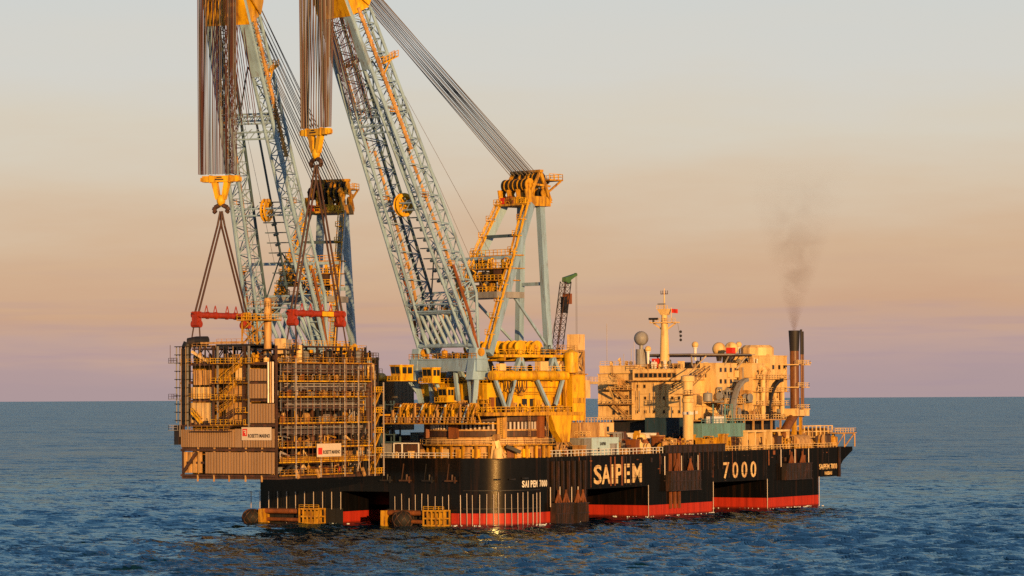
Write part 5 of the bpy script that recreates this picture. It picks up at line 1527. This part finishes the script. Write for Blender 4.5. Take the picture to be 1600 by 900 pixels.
# uptakes, ducts and dark louvre bays on the starboard block
for x, r_, m_ in ((158.0, 0.8, CRM), (160.6, 0.55, CRD), (170.8, 0.7, CRM)):
    MB().path([(x, 5.9, 26.7), (x, 5.9, 39.5), (x + 1.6, 5.9, 41.0), (x + 1.6, 8.0, 42.6)], r_, 10).build('uptake_duct', m_, w5)
for x, z, w_, h_ in ((155.2, 27.2, 2.0, 3.0), (163.8, 27.2, 2.6, 3.0), (164.5, 31.2, 1.8, 2.8), (155.4, 35.4, 2.2, 2.4), (168.4, 35.2, 1.6, 2.6)):
    o_ = MB().box(x, x + w_, 6.86, 6.98, z, z + h_).build('louvre_bay', DRK, w5)
    for k in range(4): MB().box(x, x + w_, 6.74, 6.86, z + h_ * (k + 0.4) / 4, z + h_ * (k + 0.4) / 4 + 0.12).build('louvre', CRD, o_)
for x, z, w_, h_ in ((137.0, 32.0, 2.2, 3.0), (142.6, 32.0, 3.4, 4.2), (146.8, 36.2, 1.6, 2.2)):
    MB().box(x, x + w_, 9.86, 9.98, z, z + h_).build('louvre_bay', DRK, w4)
for x in (138, 141, 144, 147):
    MB().beam((x, 9.6, 31.5), (x + 1.4, 5.4, 26.8), 0.35, 0.35).build('raker', CRD, w4)
MB().box(135.8, 149.4, 7.2, 9.8, 31.2, 31.5).build('balcony', CRD, w4)
MB().rail([(135.9, 7.3, 31.5), (149.3, 7.3, 31.5)], 1.2, 1.4, 0.08).build('railing', CRM, w4)
MB().stair((148.5, 8.2, 31.5), (144.0, 8.2, 36.0), (0, 1, 0), 1.0, 9, 0.08).build('stair', CRD, w4)
clutter(acc, 136.5, 148.5, 7.8, 9.2, 31.5, 10, [CRM, CRD, GRY, DRK, YED], 1.0, 2.0, 3.0)
# curved arch supports and side gantry
for x0, m_ in ((137, GRY), (160, DRK)):
    b = MB(); pts = [(x0 + 9.5 * (1 - math.cos(R(a))), 5.4, 26.8 + 11.5 * math.sin(R(a))) for a in range(0, 91, 15)]
    for p, q in zip(pts[:-1], pts[1:]): b.beam(p, q, 1.4, 1.0)
    for p in pts[1:-1:2]: b.beam(p, (p[0], 8.5, p[2]), 0.4, 0.4)
    b.build('arch_support', m_, acc)
# lifeboat-like covered davit bay: dark recess with machinery under the block
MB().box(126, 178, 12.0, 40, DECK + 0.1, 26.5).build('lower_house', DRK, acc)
clutter(acc, 127, 150, 5.5, 11.5, DECK + 4.5, 0, [DRK])
for x in range(126, 178, 6):
    MB().box(x, x + 0.5, 5.0, 5.5, DECK, 26.5).build('pillar', CRD, acc)
MB().box(125, 178, 4.6, 12.0, 26.2, 26.55).build('boat_deck', CRD, acc)
MB().rail([(125, 4.8, 26.6), (178, 4.8, 26.6)], 1.3, 1.7, 0.09).build('railing', CRM, acc)
clutter(acc, 127, 149, 5.5, 9.0, 26.6, 18, [GRY, CRM, CRD, DRK, CRM], 1.8, 3.6, 4.4)
clutter(acc, 150, 176, 5.0, 6.4, 26.6, 10, [DRK, CRD, BRN, CRM], 1.2, 2.2, 3.0)
clutter(acc, 127, 160, 8, 10, 31.6, 10, [GRY, CRM, GRY, CRD], 2.0, 4.0, 4.5)
# helideck: dark flat plate on props, with net edge
hd = MB(); hd.prism([(p[0], p[1]) for p in arc(146, 22, 16.5, 22.5, 382.5, 8)[:-1]], 45.3, 46.0)
hdo = hd.build('helideck', BRN, acc)
for i in range(8):
    a = R(22.5 + 45 * i); MB().tube((146 + 12 * math.cos(a), 22 + 12 * math.sin(a), 41.5), (146 + 15 * math.cos(a), 22 + 15 * math.sin(a), 45.3), 0.25, 6).build('prop', GAL, hdo)
nt_ = MB(); pr = [(146 + 17.6 * math.cos(R(22.5 + 45 * i)), 22 + 17.6 * math.sin(R(22.5 + 45 * i)), 45.7) for i in range(9)]
for p, q in zip(pr[:-1], pr[1:]): nt_.beam(p, q, 0.2, 0.2)
nt_.build('safety_net', GRY, hdo)
# roof furniture
MB().box(128.5, 131, 25.5, 27.5, 42.0, 44.6).build('fire_locker', SGR, acc)
MB().box(150, 152.2, 12, 14, 46.0, 47.9).build('fire_locker', SGR, acc)
for (x, y, z, r, st_) in ((156, 19.5, 47.6, 2.05, 1.6), (163, 19, 47.8, 2.05, 1.8), (167, 18.5, 49.0, 0.95, 3.0), (135, 16.5, 48.6, 1.0, 3.6), (127.5, 28.2, 47.4, 0.95, 3.4)):
    b = MB(); b.ball((x, y, z), r, 18, 12); rd = b.build('radome', CRM, acc, True)
    b = MB(); b.tube((x, y, z - r - st_), (x, y, z - r * 0.9), r * 0.34, 10, r * 0.5); b.tube((x, y, z - r * 0.95), (x, y, z - r * 0.7), r * 0.75, 12); b.build('radome_stand', WHT, rd)
b = MB(); b.ball((128.5, 31.0, 50.6), 2.15, 18, 12); rd = b.build('radome', GRY, acc, True)
b = MB(); b.tube((128.5, 31.0, 42.2), (128.5, 31.0, 47.4), 1.7, 12); b.tube((128.5, 31, 47.4), (128.5, 31, 48.7), 0.6, 8); b.build('radome_stand', GRY, rd)
# radar mast
b = MB(); b.lathe([(1.55, 41.5), (1.25, 50), (0.9, 57.5), (0.5, 58.2)], (130, 24.0, 0), 14)
mast = b.build('radar_mast', CRM, acc, True)
b = MB(); b.box(128.6, 131.4, 19.6, 28.2, 55.0, 55.35); b.beam((130, 24, 52.6), (130, 20.2, 55), 0.3, 0.4); b.beam((130, 24, 52.6), (130, 27.6, 55), 0.3, 0.4); b.build('crosstree', CRM, mast)
MB().rail([(128.7, 28.1, 55.35), (128.7, 19.7, 55.35)], 1.1, 1.0, 0.08).build('railing', CRM, mast)
b = MB(); b.plate([(128.6, 22.2, 59.2), (128.6, 25.8, 59.2), (129.2, 24.9, 57.4), (129.2, 23.1, 57.4)], (2.4, 0, 0)); b.build('mast_top_platform', CRM, mast)
MB().rail([(128.6, 25.8, 59.2), (128.6, 22.2, 59.2)], 1.0, 0.9, 0.08).build('railing', CRM, mast)
MB().tube((130, 24, 59.2), (130, 24, 65.2), 0.28, 8, 0.12).build('topmast', CRM, mast)
b = MB(); b.beam((130, 22.8, 63.6), (130, 25.2, 63.6), 0.2, 0.2)
for y in (22.9, 23.5, 24.5, 25.1): b.tube((130, y, 63.6), (130, y, 64.6), 0.1, 5)
b.build('aerial', BRN, mast)
b = MB(); b.box(128.3, 128.9, 25.4, 28.4, 56.0, 56.6); b.tube((128.6, 26.9, 55.3), (128.6, 26.9, 56), 0.3, 8); b.build('radar_scanner', DRK, mast)
b = MB(); b.box(128.3, 128.9, 23.0, 25.4, 60.4, 60.8); b.build('radar_scanner', GRY, mast)
for z in (52.4, 51.2, 50.0): MB().ball((130, 18.6, z), 0.42, 8, 6).build('signal_ball', DRK, mast)
MB().tube((130, 19.6, 55), (130, 18.6, 49.6), 0.05, 4).build('halyard', ROP, mast)
fl = MB()
for i in range(6):
    x0 = 0.35 * i
    fl.add([(130 + 0.1 * math.sin(i), 21.6 - x0, 58.0 - 0.03 * i), (130 + 0.1 * math.sin(i + 1), 21.25 - x0, 57.97 - 0.03 * i), (130 + 0.1 * math.sin(i + 1), 21.25 - x0, 59.2 - 0.03 * i), (130 + 0.1 * math.sin(i), 21.6 - x0, 59.2 - 0.03 * i)], [(0, 1, 2, 3)])
fl.build('flag', SGR, mast)
MB().tube((130, 21.7, 55.3), (130, 21.7, 59.6), 0.07, 5).build('flag_pole', CRM, mast)
# footbridge towards the crane
b = MB(); b.beam((56, 14.5, 37.4), (124.5, 37.5, 37.4), 2.2, 0.7); fbz = b.build('footbridge', CRM, acc)
MB().rail([(56, 13.6, 37.75), (124.5, 36.6, 37.75)], 1.3, 2.2, 0.08).build('railing', CRM, fbz)
MB().beam((118, 36.5, 37), (125.3, 38.5, 32.5), 0.4, 0.5).build('strut', CRM, fbz)

# ---------------------------------------------------------------- exhaust stack
st = thing('exhaust_stack', 'tall rust-brown exhaust stack with sooty black tops beside the accommodation block', 'funnel', (175.8, 3.4, 0))
b = MB(); b.path([(-9, 1, 21), (-4.5, 0.3, 25.5), (-1.5, 0, 28.0), (-1.5, 0, 47.0)], 1.4, 16); b.build('main_pipe', FUN, st, True)
b = MB(); b.tube((-1.5, 0, 47.0), (-1.5, 0, 53.2), 1.42, 16, 1.75); b.build('main_pipe_top', SOT, st, True)
for dx, dy, zt in ((2.4, -0.4, 53.6), (3.9, -0.2, 53.0)):
    MB().tube((dx, dy, 27), (dx, dy, 46), 0.32, 10).build('side_pipe', FUN, st, True)
    MB().tube((dx, dy, 46), (dx, dy, zt), 0.34, 10).build('side_pipe_top', SOT, st, True)
for z, s in ((29.6, 1.0), (36.2, 0.9), (43.0, 1.1)):
    b = MB(); b.box(-4.2 * s, 4.2 * s, 1.9, 4.6, z - 0.3, z); b.box(-4.2 * s, -3.4, -2.4, 1.9, z - 0.3, z); b.box(3.4, 4.2 * s, -2.4, 1.9, z - 0.3, z); b.build('gallery', CRM, st)
    MB().rail([(-4.1 * s, -2.3, z), (4.1 * s, -2.3, z), (4.1 * s, 2.5, z)], 1.2, 1.2, 0.09).build('railing', CRM, st)
b = MB(); b.beam((4.4, 0, 43), (9.5, 0, 43.4), 0.15, 0.15); b.ball((9.5, 0, 43.5), 0.3, 8, 6); b.build('lamp_arm', CRM, st)
b = MB(); b.box(-4, 4, -2.2, 2.4, 27.4, 29.3); b.build('stack_base', CRM, st)
b = MB(); b.beam((-2, 0, 20), (-2.2, 0, 27.5), 1.2, 1.2); b.build('support', YED, st)
MB().beam((2.5, 0, DECK), (2.5, 0, 27.5), 0.8, 0.8).build('support', YED, st); MB().beam((-7, 3, DECK), (-7, 3, 24), 0.8, 0.8).build('support', YED, st)

# ---------------------------------------------------------------- white pedestal crane amidships
pc = thing('pedestal_crane', 'thick cream pedestal of a deck crane in front of the accommodation block', 'crane', (110.5, 6, DECK))
MB().lathe([(1.5, 0), (1.5, 14.0), (1.75, 14.2), (1.75, 15.2), (1.5, 15.4), (1.5, 20.0), (2.0, 20.1), (2.0, 21.6), (1.2, 21.9)], (0, 0, 0), 18).build('pedestal', CRM, pc, True)
MB().box(-3.0, 2.6, -2.6, 2.6, 16.2, 16.5).build('platform', CRD, pc)
MB().rail([(-2.9, 2.5, 16.5), (-2.9, -2.5, 16.5), (2.5, -2.5, 16.5)], 1.2, 1.2, 0.09).build('railing', CRM, pc)
b = MB()
for s in (-0.8, 0.8):
    b.beam((1.5, s, 20.6), (18, s + 3, 24.6), 0.3, 0.3); b.beam((1.5, s, 18.8), (18, s + 3, 23.8), 0.25, 0.25)
for i in range(11):
    u, v = i / 11, (i + 1) / 11
    for s in (-0.8, 0.8): b.beam((1.5 + 16.5 * u, s + 3 * u, 20.6 + 4 * u), (1.5 + 16.5 * v, s + 3 * v, 18.8 + 5 * v), 0.14, 0.14)
b.build('lattice_jib', CRD, pc)
MB().beam((-1.0, 0, 21.5), (14, 1.4, 27.5), 0.25, 0.25).build('tie_bar', CRM, pc)
MB().tube((0, 0, 10.6), (0, 0, 11.4), 1.62, 16).build('white_band', WHT, pc, True)
for dx in (-2.2, 2.0): MB().box(dx - 0.35, dx + 0.35, -1.9, -1.5, 10.8, 11.6).build('floodlight', WHT, pc)

# ---------------------------------------------------------------- dark lattice crane with green head behind the nearer big crane
lc = thing('lattice_crane', 'dark slender lattice crane with a green head behind the nearer big crane', 'crane', (90, 38, DECK))
MB().lathe([(2.6, 0), (2.6, 24), (3.4, 24.2), (3.4, 26)], (0, 0, 0), 16).build('pedestal', CRM, lc, True)
b = MB(); P0 = Vector((0.4, 0, 26)); P1 = Vector((6.4, 0, 49.0)); N = 13
sd = [(-1.4, -1.0), (1.4, -1.0), (1.4, 1.0), (-1.4, 1.0)]
for i in range(N):
    a = P0.lerp(P1, i / N); q = P0.lerp(P1, (i + 1) / N)
    for j in range(4):
        s0 = Vector((sd[j][0], sd[j][1], 0)); s1 = Vector((sd[(j + 1) % 4][0], sd[(j + 1) % 4][1], 0))
        b.beam(a + s0, q + (s1 if i % 2 else s0 * 0 + s1), 0.10, 0.10); b.beam(a + s0, a + s1, 0.10, 0.10)
bl = b.build('boom_lattice', DRK, lc)
for j in range(4):
    s0 = Vector((sd[j][0], sd[j][1], 0)); MB().beam(P0 + s0, P1 + s0, 0.2, 0.2).build('chord', DRK if j % 2 else BRN, bl)
b = MB(); b.plate([(5.2, -0.6, 49.0), (8.0, -0.6, 48.4), (8.6, -0.6, 49.6), (12.2, -0.6, 51.0), (12.0, -0.6, 51.5), (5.4, -0.6, 50.2)], (0, 1.2, 0)); b.tube((12.1, -0.3, 51.2), (12.1, 0.3, 51.2), 0.5, 10); b.build('boom_head', GRN, lc)
b = MB(); b.box(6.0, 8.4, -0.9, 0.9, 42.6, 45.6); b.build('hook_weight', RUS, lc)
b = MB(); b.box(4.6, 6.4, -0.7, 0.7, 40.0, 44.6); b.build('hoist_box', DRK, lc)
for x in (12.2, 12.8): MB().tube((x, 0, 51), (x, 0, 22), 0.05, 4).build('hoist_rope', ROP, lc)
MB().tube((5.4, 0, 50), (-4.5, 0, 27), 0.08, 4).build('hoist_rope', ROP, lc)

# ---------------------------------------------------------------- orange boom-rest tower behind the machinery house
rt = thing('boom_rest_tower', 'pale orange lattice tower with a tall end post behind the yellow machinery house', 'tower', (47, 12.5, DECK))
b = MB()
for x in (0, 5.2, 10.4, 15.0):
    for y in (0, 4):
        b.beam((x, y, 0), (x, y, 28.5), 0.5, 0.5)
for z in (17, 22.6, 28.4):
    for y in (0, 4): b.beam((0, y, z), (15, y, z), 0.45, 0.5)
for k, (x0, x1) in enumerate(((0, 5.2), (5.2, 10.4), (10.4, 15))):
    for z0, z1 in ((17, 22.6), (22.6, 28.4)):
        b.beam((x0, 0, z0), (x1, 0, z1), 0.3, 0.3); b.beam((x1, 0, z0), (x0, 0, z1), 0.3, 0.3)
b.build('frame', CRD, rt)
b = MB(); b.box(12.4, 16.0, 0.2, 3.8, 28.7, 33.0); b.box(14.9, 16.0, 0.8, 3.2, 20.4, 28.7); b.beam((12.8, 0.6, 20.4), (12.8, 0.6, 28.7), 0.4, 0.4); b.build('end_post', CRM, rt)
b = MB(); b.box(12.0, 16.8, -1, 4.8, 15.5, 20.4); b.build('cable_house', CRM, rt)
MB().rail([(0, -0.2, 28.7), (11, -0.2, 28.7)], 1.2, 1.3, 0.08).build('railing', CRD, rt)
MB().rail([(8, -6, 5.2), (8, -1, 5.2)], 1.2, 1.3, 0.1).build('railing', CRM, rt)

# ---------------------------------------------------------------- knuckle crane on the stern quarter
kc = thing('deck_crane', 'small cream deck crane with folded jib at the rounded stern corner', 'crane', (3.5, 4.6, DECK))
b = MB(); b.lathe([(1.5, 0), (1.3, 2.2), (1.0, 2.6)], (0, 0, 0), 12); b.build('pedestal', CRM, kc, True)
b = MB(); b.beam((0.3, -0.8, 0), (-0.6, 0.4, 5.2), 1.0, 1.2); b.beam((-0.4, 1.6, 0), (-0.7, 0.7, 5.0), 0.7, 0.7); b.beam((0, -2.2, 0.2), (-0.5, 0, 4.6), 0.5, 0.5); b.build('column', CRM, kc)
b = MB(); b.beam((-0.6, 0.2, 5.3), (-0.8, 11.5, 4.0), 0.9, 1.0); b.beam((-0.7, 0.4, 4.2), (-0.8, 6.0, 4.2), 0.5, 0.5); b.build('jib', CRM, kc)
b = MB(); b.tube((-1.3, 0.2, 5.4), (0.3, 0.2, 5.4), 0.9, 12); b.build('knuckle', CRD, kc)
b = MB(); b.beam((0.6, -2.0, 3.2), (3.4, -4.6, 1.6), 0.9, 0.9); b.build('outrigger_jib', DRK, kc)


# ---------------------------------------------------------------- containers and deck cabins
def container(name, label, cat, loc, sx, sy, sz, m, rz=0, pitch=0.42, door=None):
    t = thing(name, label, cat, loc, rz)
    b = MB(); b.box(0.06, sx - 0.06, 0.06, sy - 0.06, 0.1, sz - 0.05)
    n = int(sx / pitch)
    for i in range(n):
        x = 0.1 + (sx - 0.2) * (i + 0.2) / n; b.box(x, x + pitch * 0.5, 0.0, 0.06, 0.2, sz - 0.2); b.box(x, x + pitch * 0.5, sy - 0.06, sy, 0.2, sz - 0.2)
    n = int(sy / pitch)
    for i in range(n):
        y = 0.1 + (sy - 0.2) * (i + 0.2) / n; b.box(0.0, 0.06, y, y + pitch * 0.5, 0.2, sz - 0.2); b.box(sx - 0.06, sx, y, y + pitch * 0.5, 0.2, sz - 0.2)
    b.build('shell', m, t)
    for x in (0, sx):
        for y in (0, sy): MB().box(x - 0.1, x + 0.1, y - 0.1, y + 0.1, 0, sz).build('corner_post', m, t)
    for z in (0.08, sz - 0.08):
        b = MB()
        for y in (0, sy): b.box(0.1, sx - 0.1, y - 0.08, y + 0.08, z - 0.08, z + 0.08)
        for x in (0, sx): b.box(x - 0.08, x + 0.08, 0.1, sy - 0.1, z - 0.08, z + 0.08)
        b.build('edge_rail', m, t)
    return t


ct = container('office_container', 'pale blue-white container with dark lettering standing at the deck edge railing', 'container', (48.8, 2.6, DECK + 0.05), 14.6, 4.0, 4.7, PBW, 0, 3.0)
text('container_lettering', 'SAIPEM', INK, ct, (4.4, -0.02, 2.6), (1, 0, 0), 3.2, 0.9, 0.03, 0.02)
for x in (3.3, 11.6): MB().box(x, x + 0.8, -0.06, 0.0, 1.0, 2.0).build('window', GLS, ct)
ct = container('storage_container', 'grey-green container with a diagonal ladder beside the pale blue-white container', 'container', (48.6, 2.8, DECK + 0.05), 10.0, 3.6, 4.6, GRY, math.pi / 2 + 0.0)
ct.location = (48.5, 2.7, DECK + 0.05)
MB().stair((2.0, 3.8, 0.3), (6.5, 3.8, 4.4), (0, 1, 0), 0.8, 9, 0.08).build('ladder', CRD, ct)
ct = container('tank_container', 'long teal container with a white box on top in front of the block', 'container', (114.0, 3.4, DECK + 4.0), 27.0, 4.0, 4.0, TEA)
MB().rail([(0, 0.1, 4.0), (27, 0.1, 4.0)], 1.3, 2.2, 0.09).build('railing', TEA, ct)
MB().box(8.5, 15.5, 0.6, 3.0, 4.05, 6.0).build('white_box', WHT, ct)
for x in (7.5, 15.0, 19.5): MB().box(x - 0.15, x + 0.15, 0.1, 0.4, 4.0, 9.6).build('mast_post', TEA, ct)
for x in (0.3, 9, 18, 26.6): MB().box(x - 0.3, x + 0.3, 0.1, 3.9, -4.0, 0.0).build('support_leg', YED, ct)
MB().rail([(15, 0.2, 6.2), (19.5, 0.2, 6.2)], 3.2, 1.5, 0.1).build('railing', TEA, ct)
ct = container('deck_cabin', 'orange-cream deck cabin with one window above the pale blue-white container', 'cabin', (55, 10.0, DECK + 4.6), 19.0, 7.0, 4.2, CRD, 0, 3.0)
MB().box(11.0, 19.05, -0.12, -0.02, 0.3, 4.0).build('end_panel', CRM, ct)
MB().box(15.0, 16.2, -0.2, -0.12, 1.6, 3.0).build('window', GLS, ct)
MB().rail([(0, 0.2, 4.2), (19, 0.2, 4.2)], 1.3, 1.8, 0.09).build('railing', CRM, ct)
for x in (1, 9, 18): MB().box(x - 0.3, x + 0.3, 0.2, 0.8, -4.6, 0).build('support_leg', CRD, ct)
ct = container('deck_shed', 'brown square shed in a white frame at the stern deck edge', 'shed', (2.0, 28.2, DECK + 0.05), 4.0, 7.2, 3.5, BRN, 0, 1.6)
b = MB()
for y in (-0.25, 4.9, 7.45): b.box(-0.3, -0.05, y - 0.15, y + 0.15, 0, 3.8)
b.box(-0.3, 0, -0.3, 7.5, 3.7, 3.95)
b.build('white_frame', WHT, ct)
ct = container('storage_container', 'small teal-blue container standing behind the brown shed', 'container', (26, 43.0, DECK + 0.05), 5.0, 2.9, 6.4, TEA)
ct = container('storage_container', 'dark blue long container behind the teal-blue one on deck', 'container', (28, 46.5, DECK + 0.05), 5.0, 10.0, 5.6, CBL)
ct = container('storage_container', 'dark blue container under the accommodation block beside the cream pedestal', 'container', (118.0, 13.0, DECK + 4.5), 6.0, 11.0, 5.2, CBL)
for x in (0.5, 5.5): MB().box(x - 0.3, x + 0.3, 0.5, 10.5, -4.5, 0).build('support_leg', DRK, ct)
ct = container('storage_container', 'white container lying behind pipework left of the cream pedestal', 'container', (101.0, 13.0, DECK + 0.05), 4.0, 9.0, 5.4, WHT)
ct = container('equipment_house', 'olive-grey block with a jutting ledge just right of the module', 'cabin', (30, 54.0, DECK + 7.0), 10.0, 6.5, 13.6, mat('olive_grey_paint', (0.16, 0.14, 0.10), 0.6, 0.3, 0.3), 0, 2.0)
b = MB(); b.box(-1.6, 3, -1.8, 0.0, 4.2, 5.2); b.build('ledge', GRY, ct)
for y in (0.5, 6): MB().box(0.2, 0.9, y - 0.3, y + 0.3, -7, 0).build('support_leg', DRK, ct)
# dark teal work tower between module and crane
wt_ = thing('work_tower', 'dark blue-green ladder tower with a tank between the module and the crane', 'tower', (14, 43.5, DECK))
b = MB()
for x in (0, 3):
    for y in (0, 3): b.beam((x, y, 0), (x, y, 15), 0.35, 0.35)
for z in range(2, 16, 2):
    for y in (0, 3): b.beam((0, y, z), (3, y, z), 0.25, 0.25)
    for x in (0, 3): b.beam((x, 0, z), (x, 3, z), 0.25, 0.25)
b.build('frame', BLD, wt_)
MB().tube((1.5, 5.5, 9.0), (1.5, 5.5, 14.0), 2.2, 12).build('tank', DRK, wt_, True)
MB().beam((0, 6, 0), (1, 4.5, 9.2), 0.8, 0.8).build('leg', BLD, wt_); MB().beam((0, 2.2, 0), (1, 6.5, 9.2), 0.8, 0.8).build('leg', BLD, wt_)
# forward storage racks near the bow
rk = thing('storage_rack', 'orange slatted open storage rack near the bow', 'rack', (184, 5, DECK + 1.5))
b = MB()
for i in range(8):
    b.beam((i * 2.8, 0, -1.5), (i * 2.8, 0, 5.2), 0.3, 0.3); b.beam((i * 2.8, 4, -1.5), (i * 2.8, 4, 5.2), 0.3, 0.3)
for z in (0, 1.7, 3.4, 5.1):
    for y in (0, 4): b.beam((0, y, z), (19.6, y, z), 0.25, 0.25)
b.build('frame', CRM, rk)
for i in range(14):
    MB().box(0.4 + i * 1.4, 1.5 + i * 1.4, 0.6, 3.4, 0.2, 3.2 + (i % 3) * 0.6).build('rack_load', (CRD, YED, BRN)[i % 3], rk)
# hose reel heap and pale bollard tank near the bow edge
tk = thing('mooring_winch', 'humped cream winch housing at the deck edge near the bow', 'winch', (176, 3.4, DECK))
b = MB(); b.lathe([(0.3, -4.5), (2.6, -4.2), (2.6, 4.2), (0.3, 4.5)], (0, 0, 1.6), 14, 'x'); b.build('housing', CRD, tk, True)
b = MB(); b.box(-5, 5, -2.4, 2.4, 0, 0.6); b.build('bed_plate', YED, tk)
for i, (x, lab) in enumerate(((140, 'cream open-fronted deck locker nearer the cream pedestal, at the deck edge'), (156, 'cream open-fronted deck locker nearer the exhaust stack, at the deck edge'))):
    lk = thing('deck_locker', lab, 'locker', (x, 2.2, DECK), 0, 'open lockers along the forward deck edge')
    b = MB(); b.box(0, 0.6, 0, 5, 0, 5.2); b.box(5.4, 6.0, 0, 5, 0, 5.2); b.box(11.4, 12, 0, 5, 0, 5.2); b.box(-0.2, 12.2, -0.2, 5.2, 5.2, 5.8); b.build('shell', CRM, lk)
    MB().box(0.6, 11.4, 4.4, 4.9, 0, 5.2).build('back_panel', CRD, lk)
    MB().box(7, 9.8, 1, 3.6, 0, 3.6).build('stowed_box', CRD, lk); MB().box(1.4, 4, 1.4, 3.6, 0, 3.0).build('stowed_box', BRN, lk)

# ---------------------------------------------------------------- smoke drifting off the stack
def build_smoke():
    # a wide closed skin; the density inside follows a leaning, widening plume and dies away before it reaches the skin
    n = 14; sp = [(0, 1.4), (6, 4.2), (14, 8), (24, 12.5), (36, 17), (50, 20), (56, 14)]
    lean = lambda h: 0.02 * h + 0.0016 * h * h
    vv = []; ff = []
    for h, r in sp:
        for i in range(n):
            t = 2 * math.pi * i / n; vv.append((r * math.cos(t) + lean(h), r * math.sin(t), h))
    for j in range(len(sp) - 1):
        for i in range(n): ff.append((j * n + i, j * n + (i + 1) % n, (j + 1) * n + (i + 1) % n, (j + 1) * n + i))
    ff += [tuple(range(n - 1, -1, -1)), tuple(range((len(sp) - 1) * n, len(sp) * n))]
    b = MB(); b.add(vv, ff)
    m = bpy.data.materials.new('brown_smoke'); m.use_nodes = True
    nt = m.node_tree; nt.nodes.clear(); L = nt.links.new
    def M(op, a, b_=None, c_=None):
        q = nt.nodes.new('ShaderNodeMath'); q.operation = op
        for k, v in enumerate((a, b_, c_)):
            if v is None: continue
            if isinstance(v, (int, float)): q.inputs[k].default_value = v
            else: L(v, q.inputs[k])
        return q.outputs[0]
    out = nt.nodes.new('ShaderNodeOutputMaterial'); pv = nt.nodes.new('ShaderNodeVolumePrincipled')
    pv.inputs['Color'].default_value = (0.46, 0.28, 0.18, 1)
    tcn = nt.nodes.new('ShaderNodeTexCoord'); sx = nt.nodes.new('ShaderNodeSeparateXYZ'); L(tcn.outputs['Object'], sx.inputs[0])
    no = nt.nodes.new('ShaderNodeTexNoise'); no.inputs['Scale'].default_value = 0.13; no.inputs['Detail'].default_value = 5; no.inputs['Roughness'].default_value = 0.6
    no.inputs['Distortion'].default_value = 0.8
    L(tcn.outputs['Object'], no.inputs['Vector'])
    z = sx.outputs['Z']
    ax = M('ADD', M('MULTIPLY', z, 0.02), M('MULTIPLY', M('MULTIPLY', z, z), 0.0016))
    dx = M('SUBTRACT', sx.outputs['X'], ax)
    rr = M('ADD', 0.7, M('MULTIPLY', z, 0.36))
    u = M('DIVIDE', dx, rr); v = M('DIVIDE', sx.outputs['Y'], rr)
    rad = M('MAXIMUM', M('SUBTRACT', 1.0, M('ADD', M('MULTIPLY', u, u), M('MULTIPLY', v, v))), 0.0)
    nf = nt.nodes.new('ShaderNodeMapRange'); nf.inputs['From Min'].default_value = 0.42; nf.inputs['From Max'].default_value = 0.70
    L(no.outputs['Fac'], nf.inputs['Value'])
    fd = nt.nodes.new('ShaderNodeMapRange'); fd.inputs['From Min'].default_value = 16; fd.inputs['From Max'].default_value = 52; fd.inputs['To Min'].default_value = 1.0; fd.inputs['To Max'].default_value = 0.0
    L(z, fd.inputs['Value'])
    thin = M('DIVIDE', 0.8, rr)
    low = nt.nodes.new('ShaderNodeMapRange'); low.inputs['From Min'].default_value = 2; low.inputs['From Max'].default_value = 10; low.inputs['To Min'].default_value = 0.7; low.inputs['To Max'].default_value = 0.0
    L(z, low.inputs['Value'])
    d = M('MULTIPLY', M('MULTIPLY', M('MULTIPLY', rad, M('MAXIMUM', nf.outputs['Result'], low.outputs['Result'])), fd.outputs['Result']), M('MULTIPLY', thin, 0.7))
    L(d, pv.inputs['Density'])
    L(pv.outputs['Volume'], out.inputs['Volume'])
    o = b.build('smoke', m, None)
    o.location = (174.3, 3.4, 53.3)
    o['kind'] = 'stuff'
    tag(o, 'faint brown smoke drifting up from the exhaust stack', 'smoke')


build_smoke()
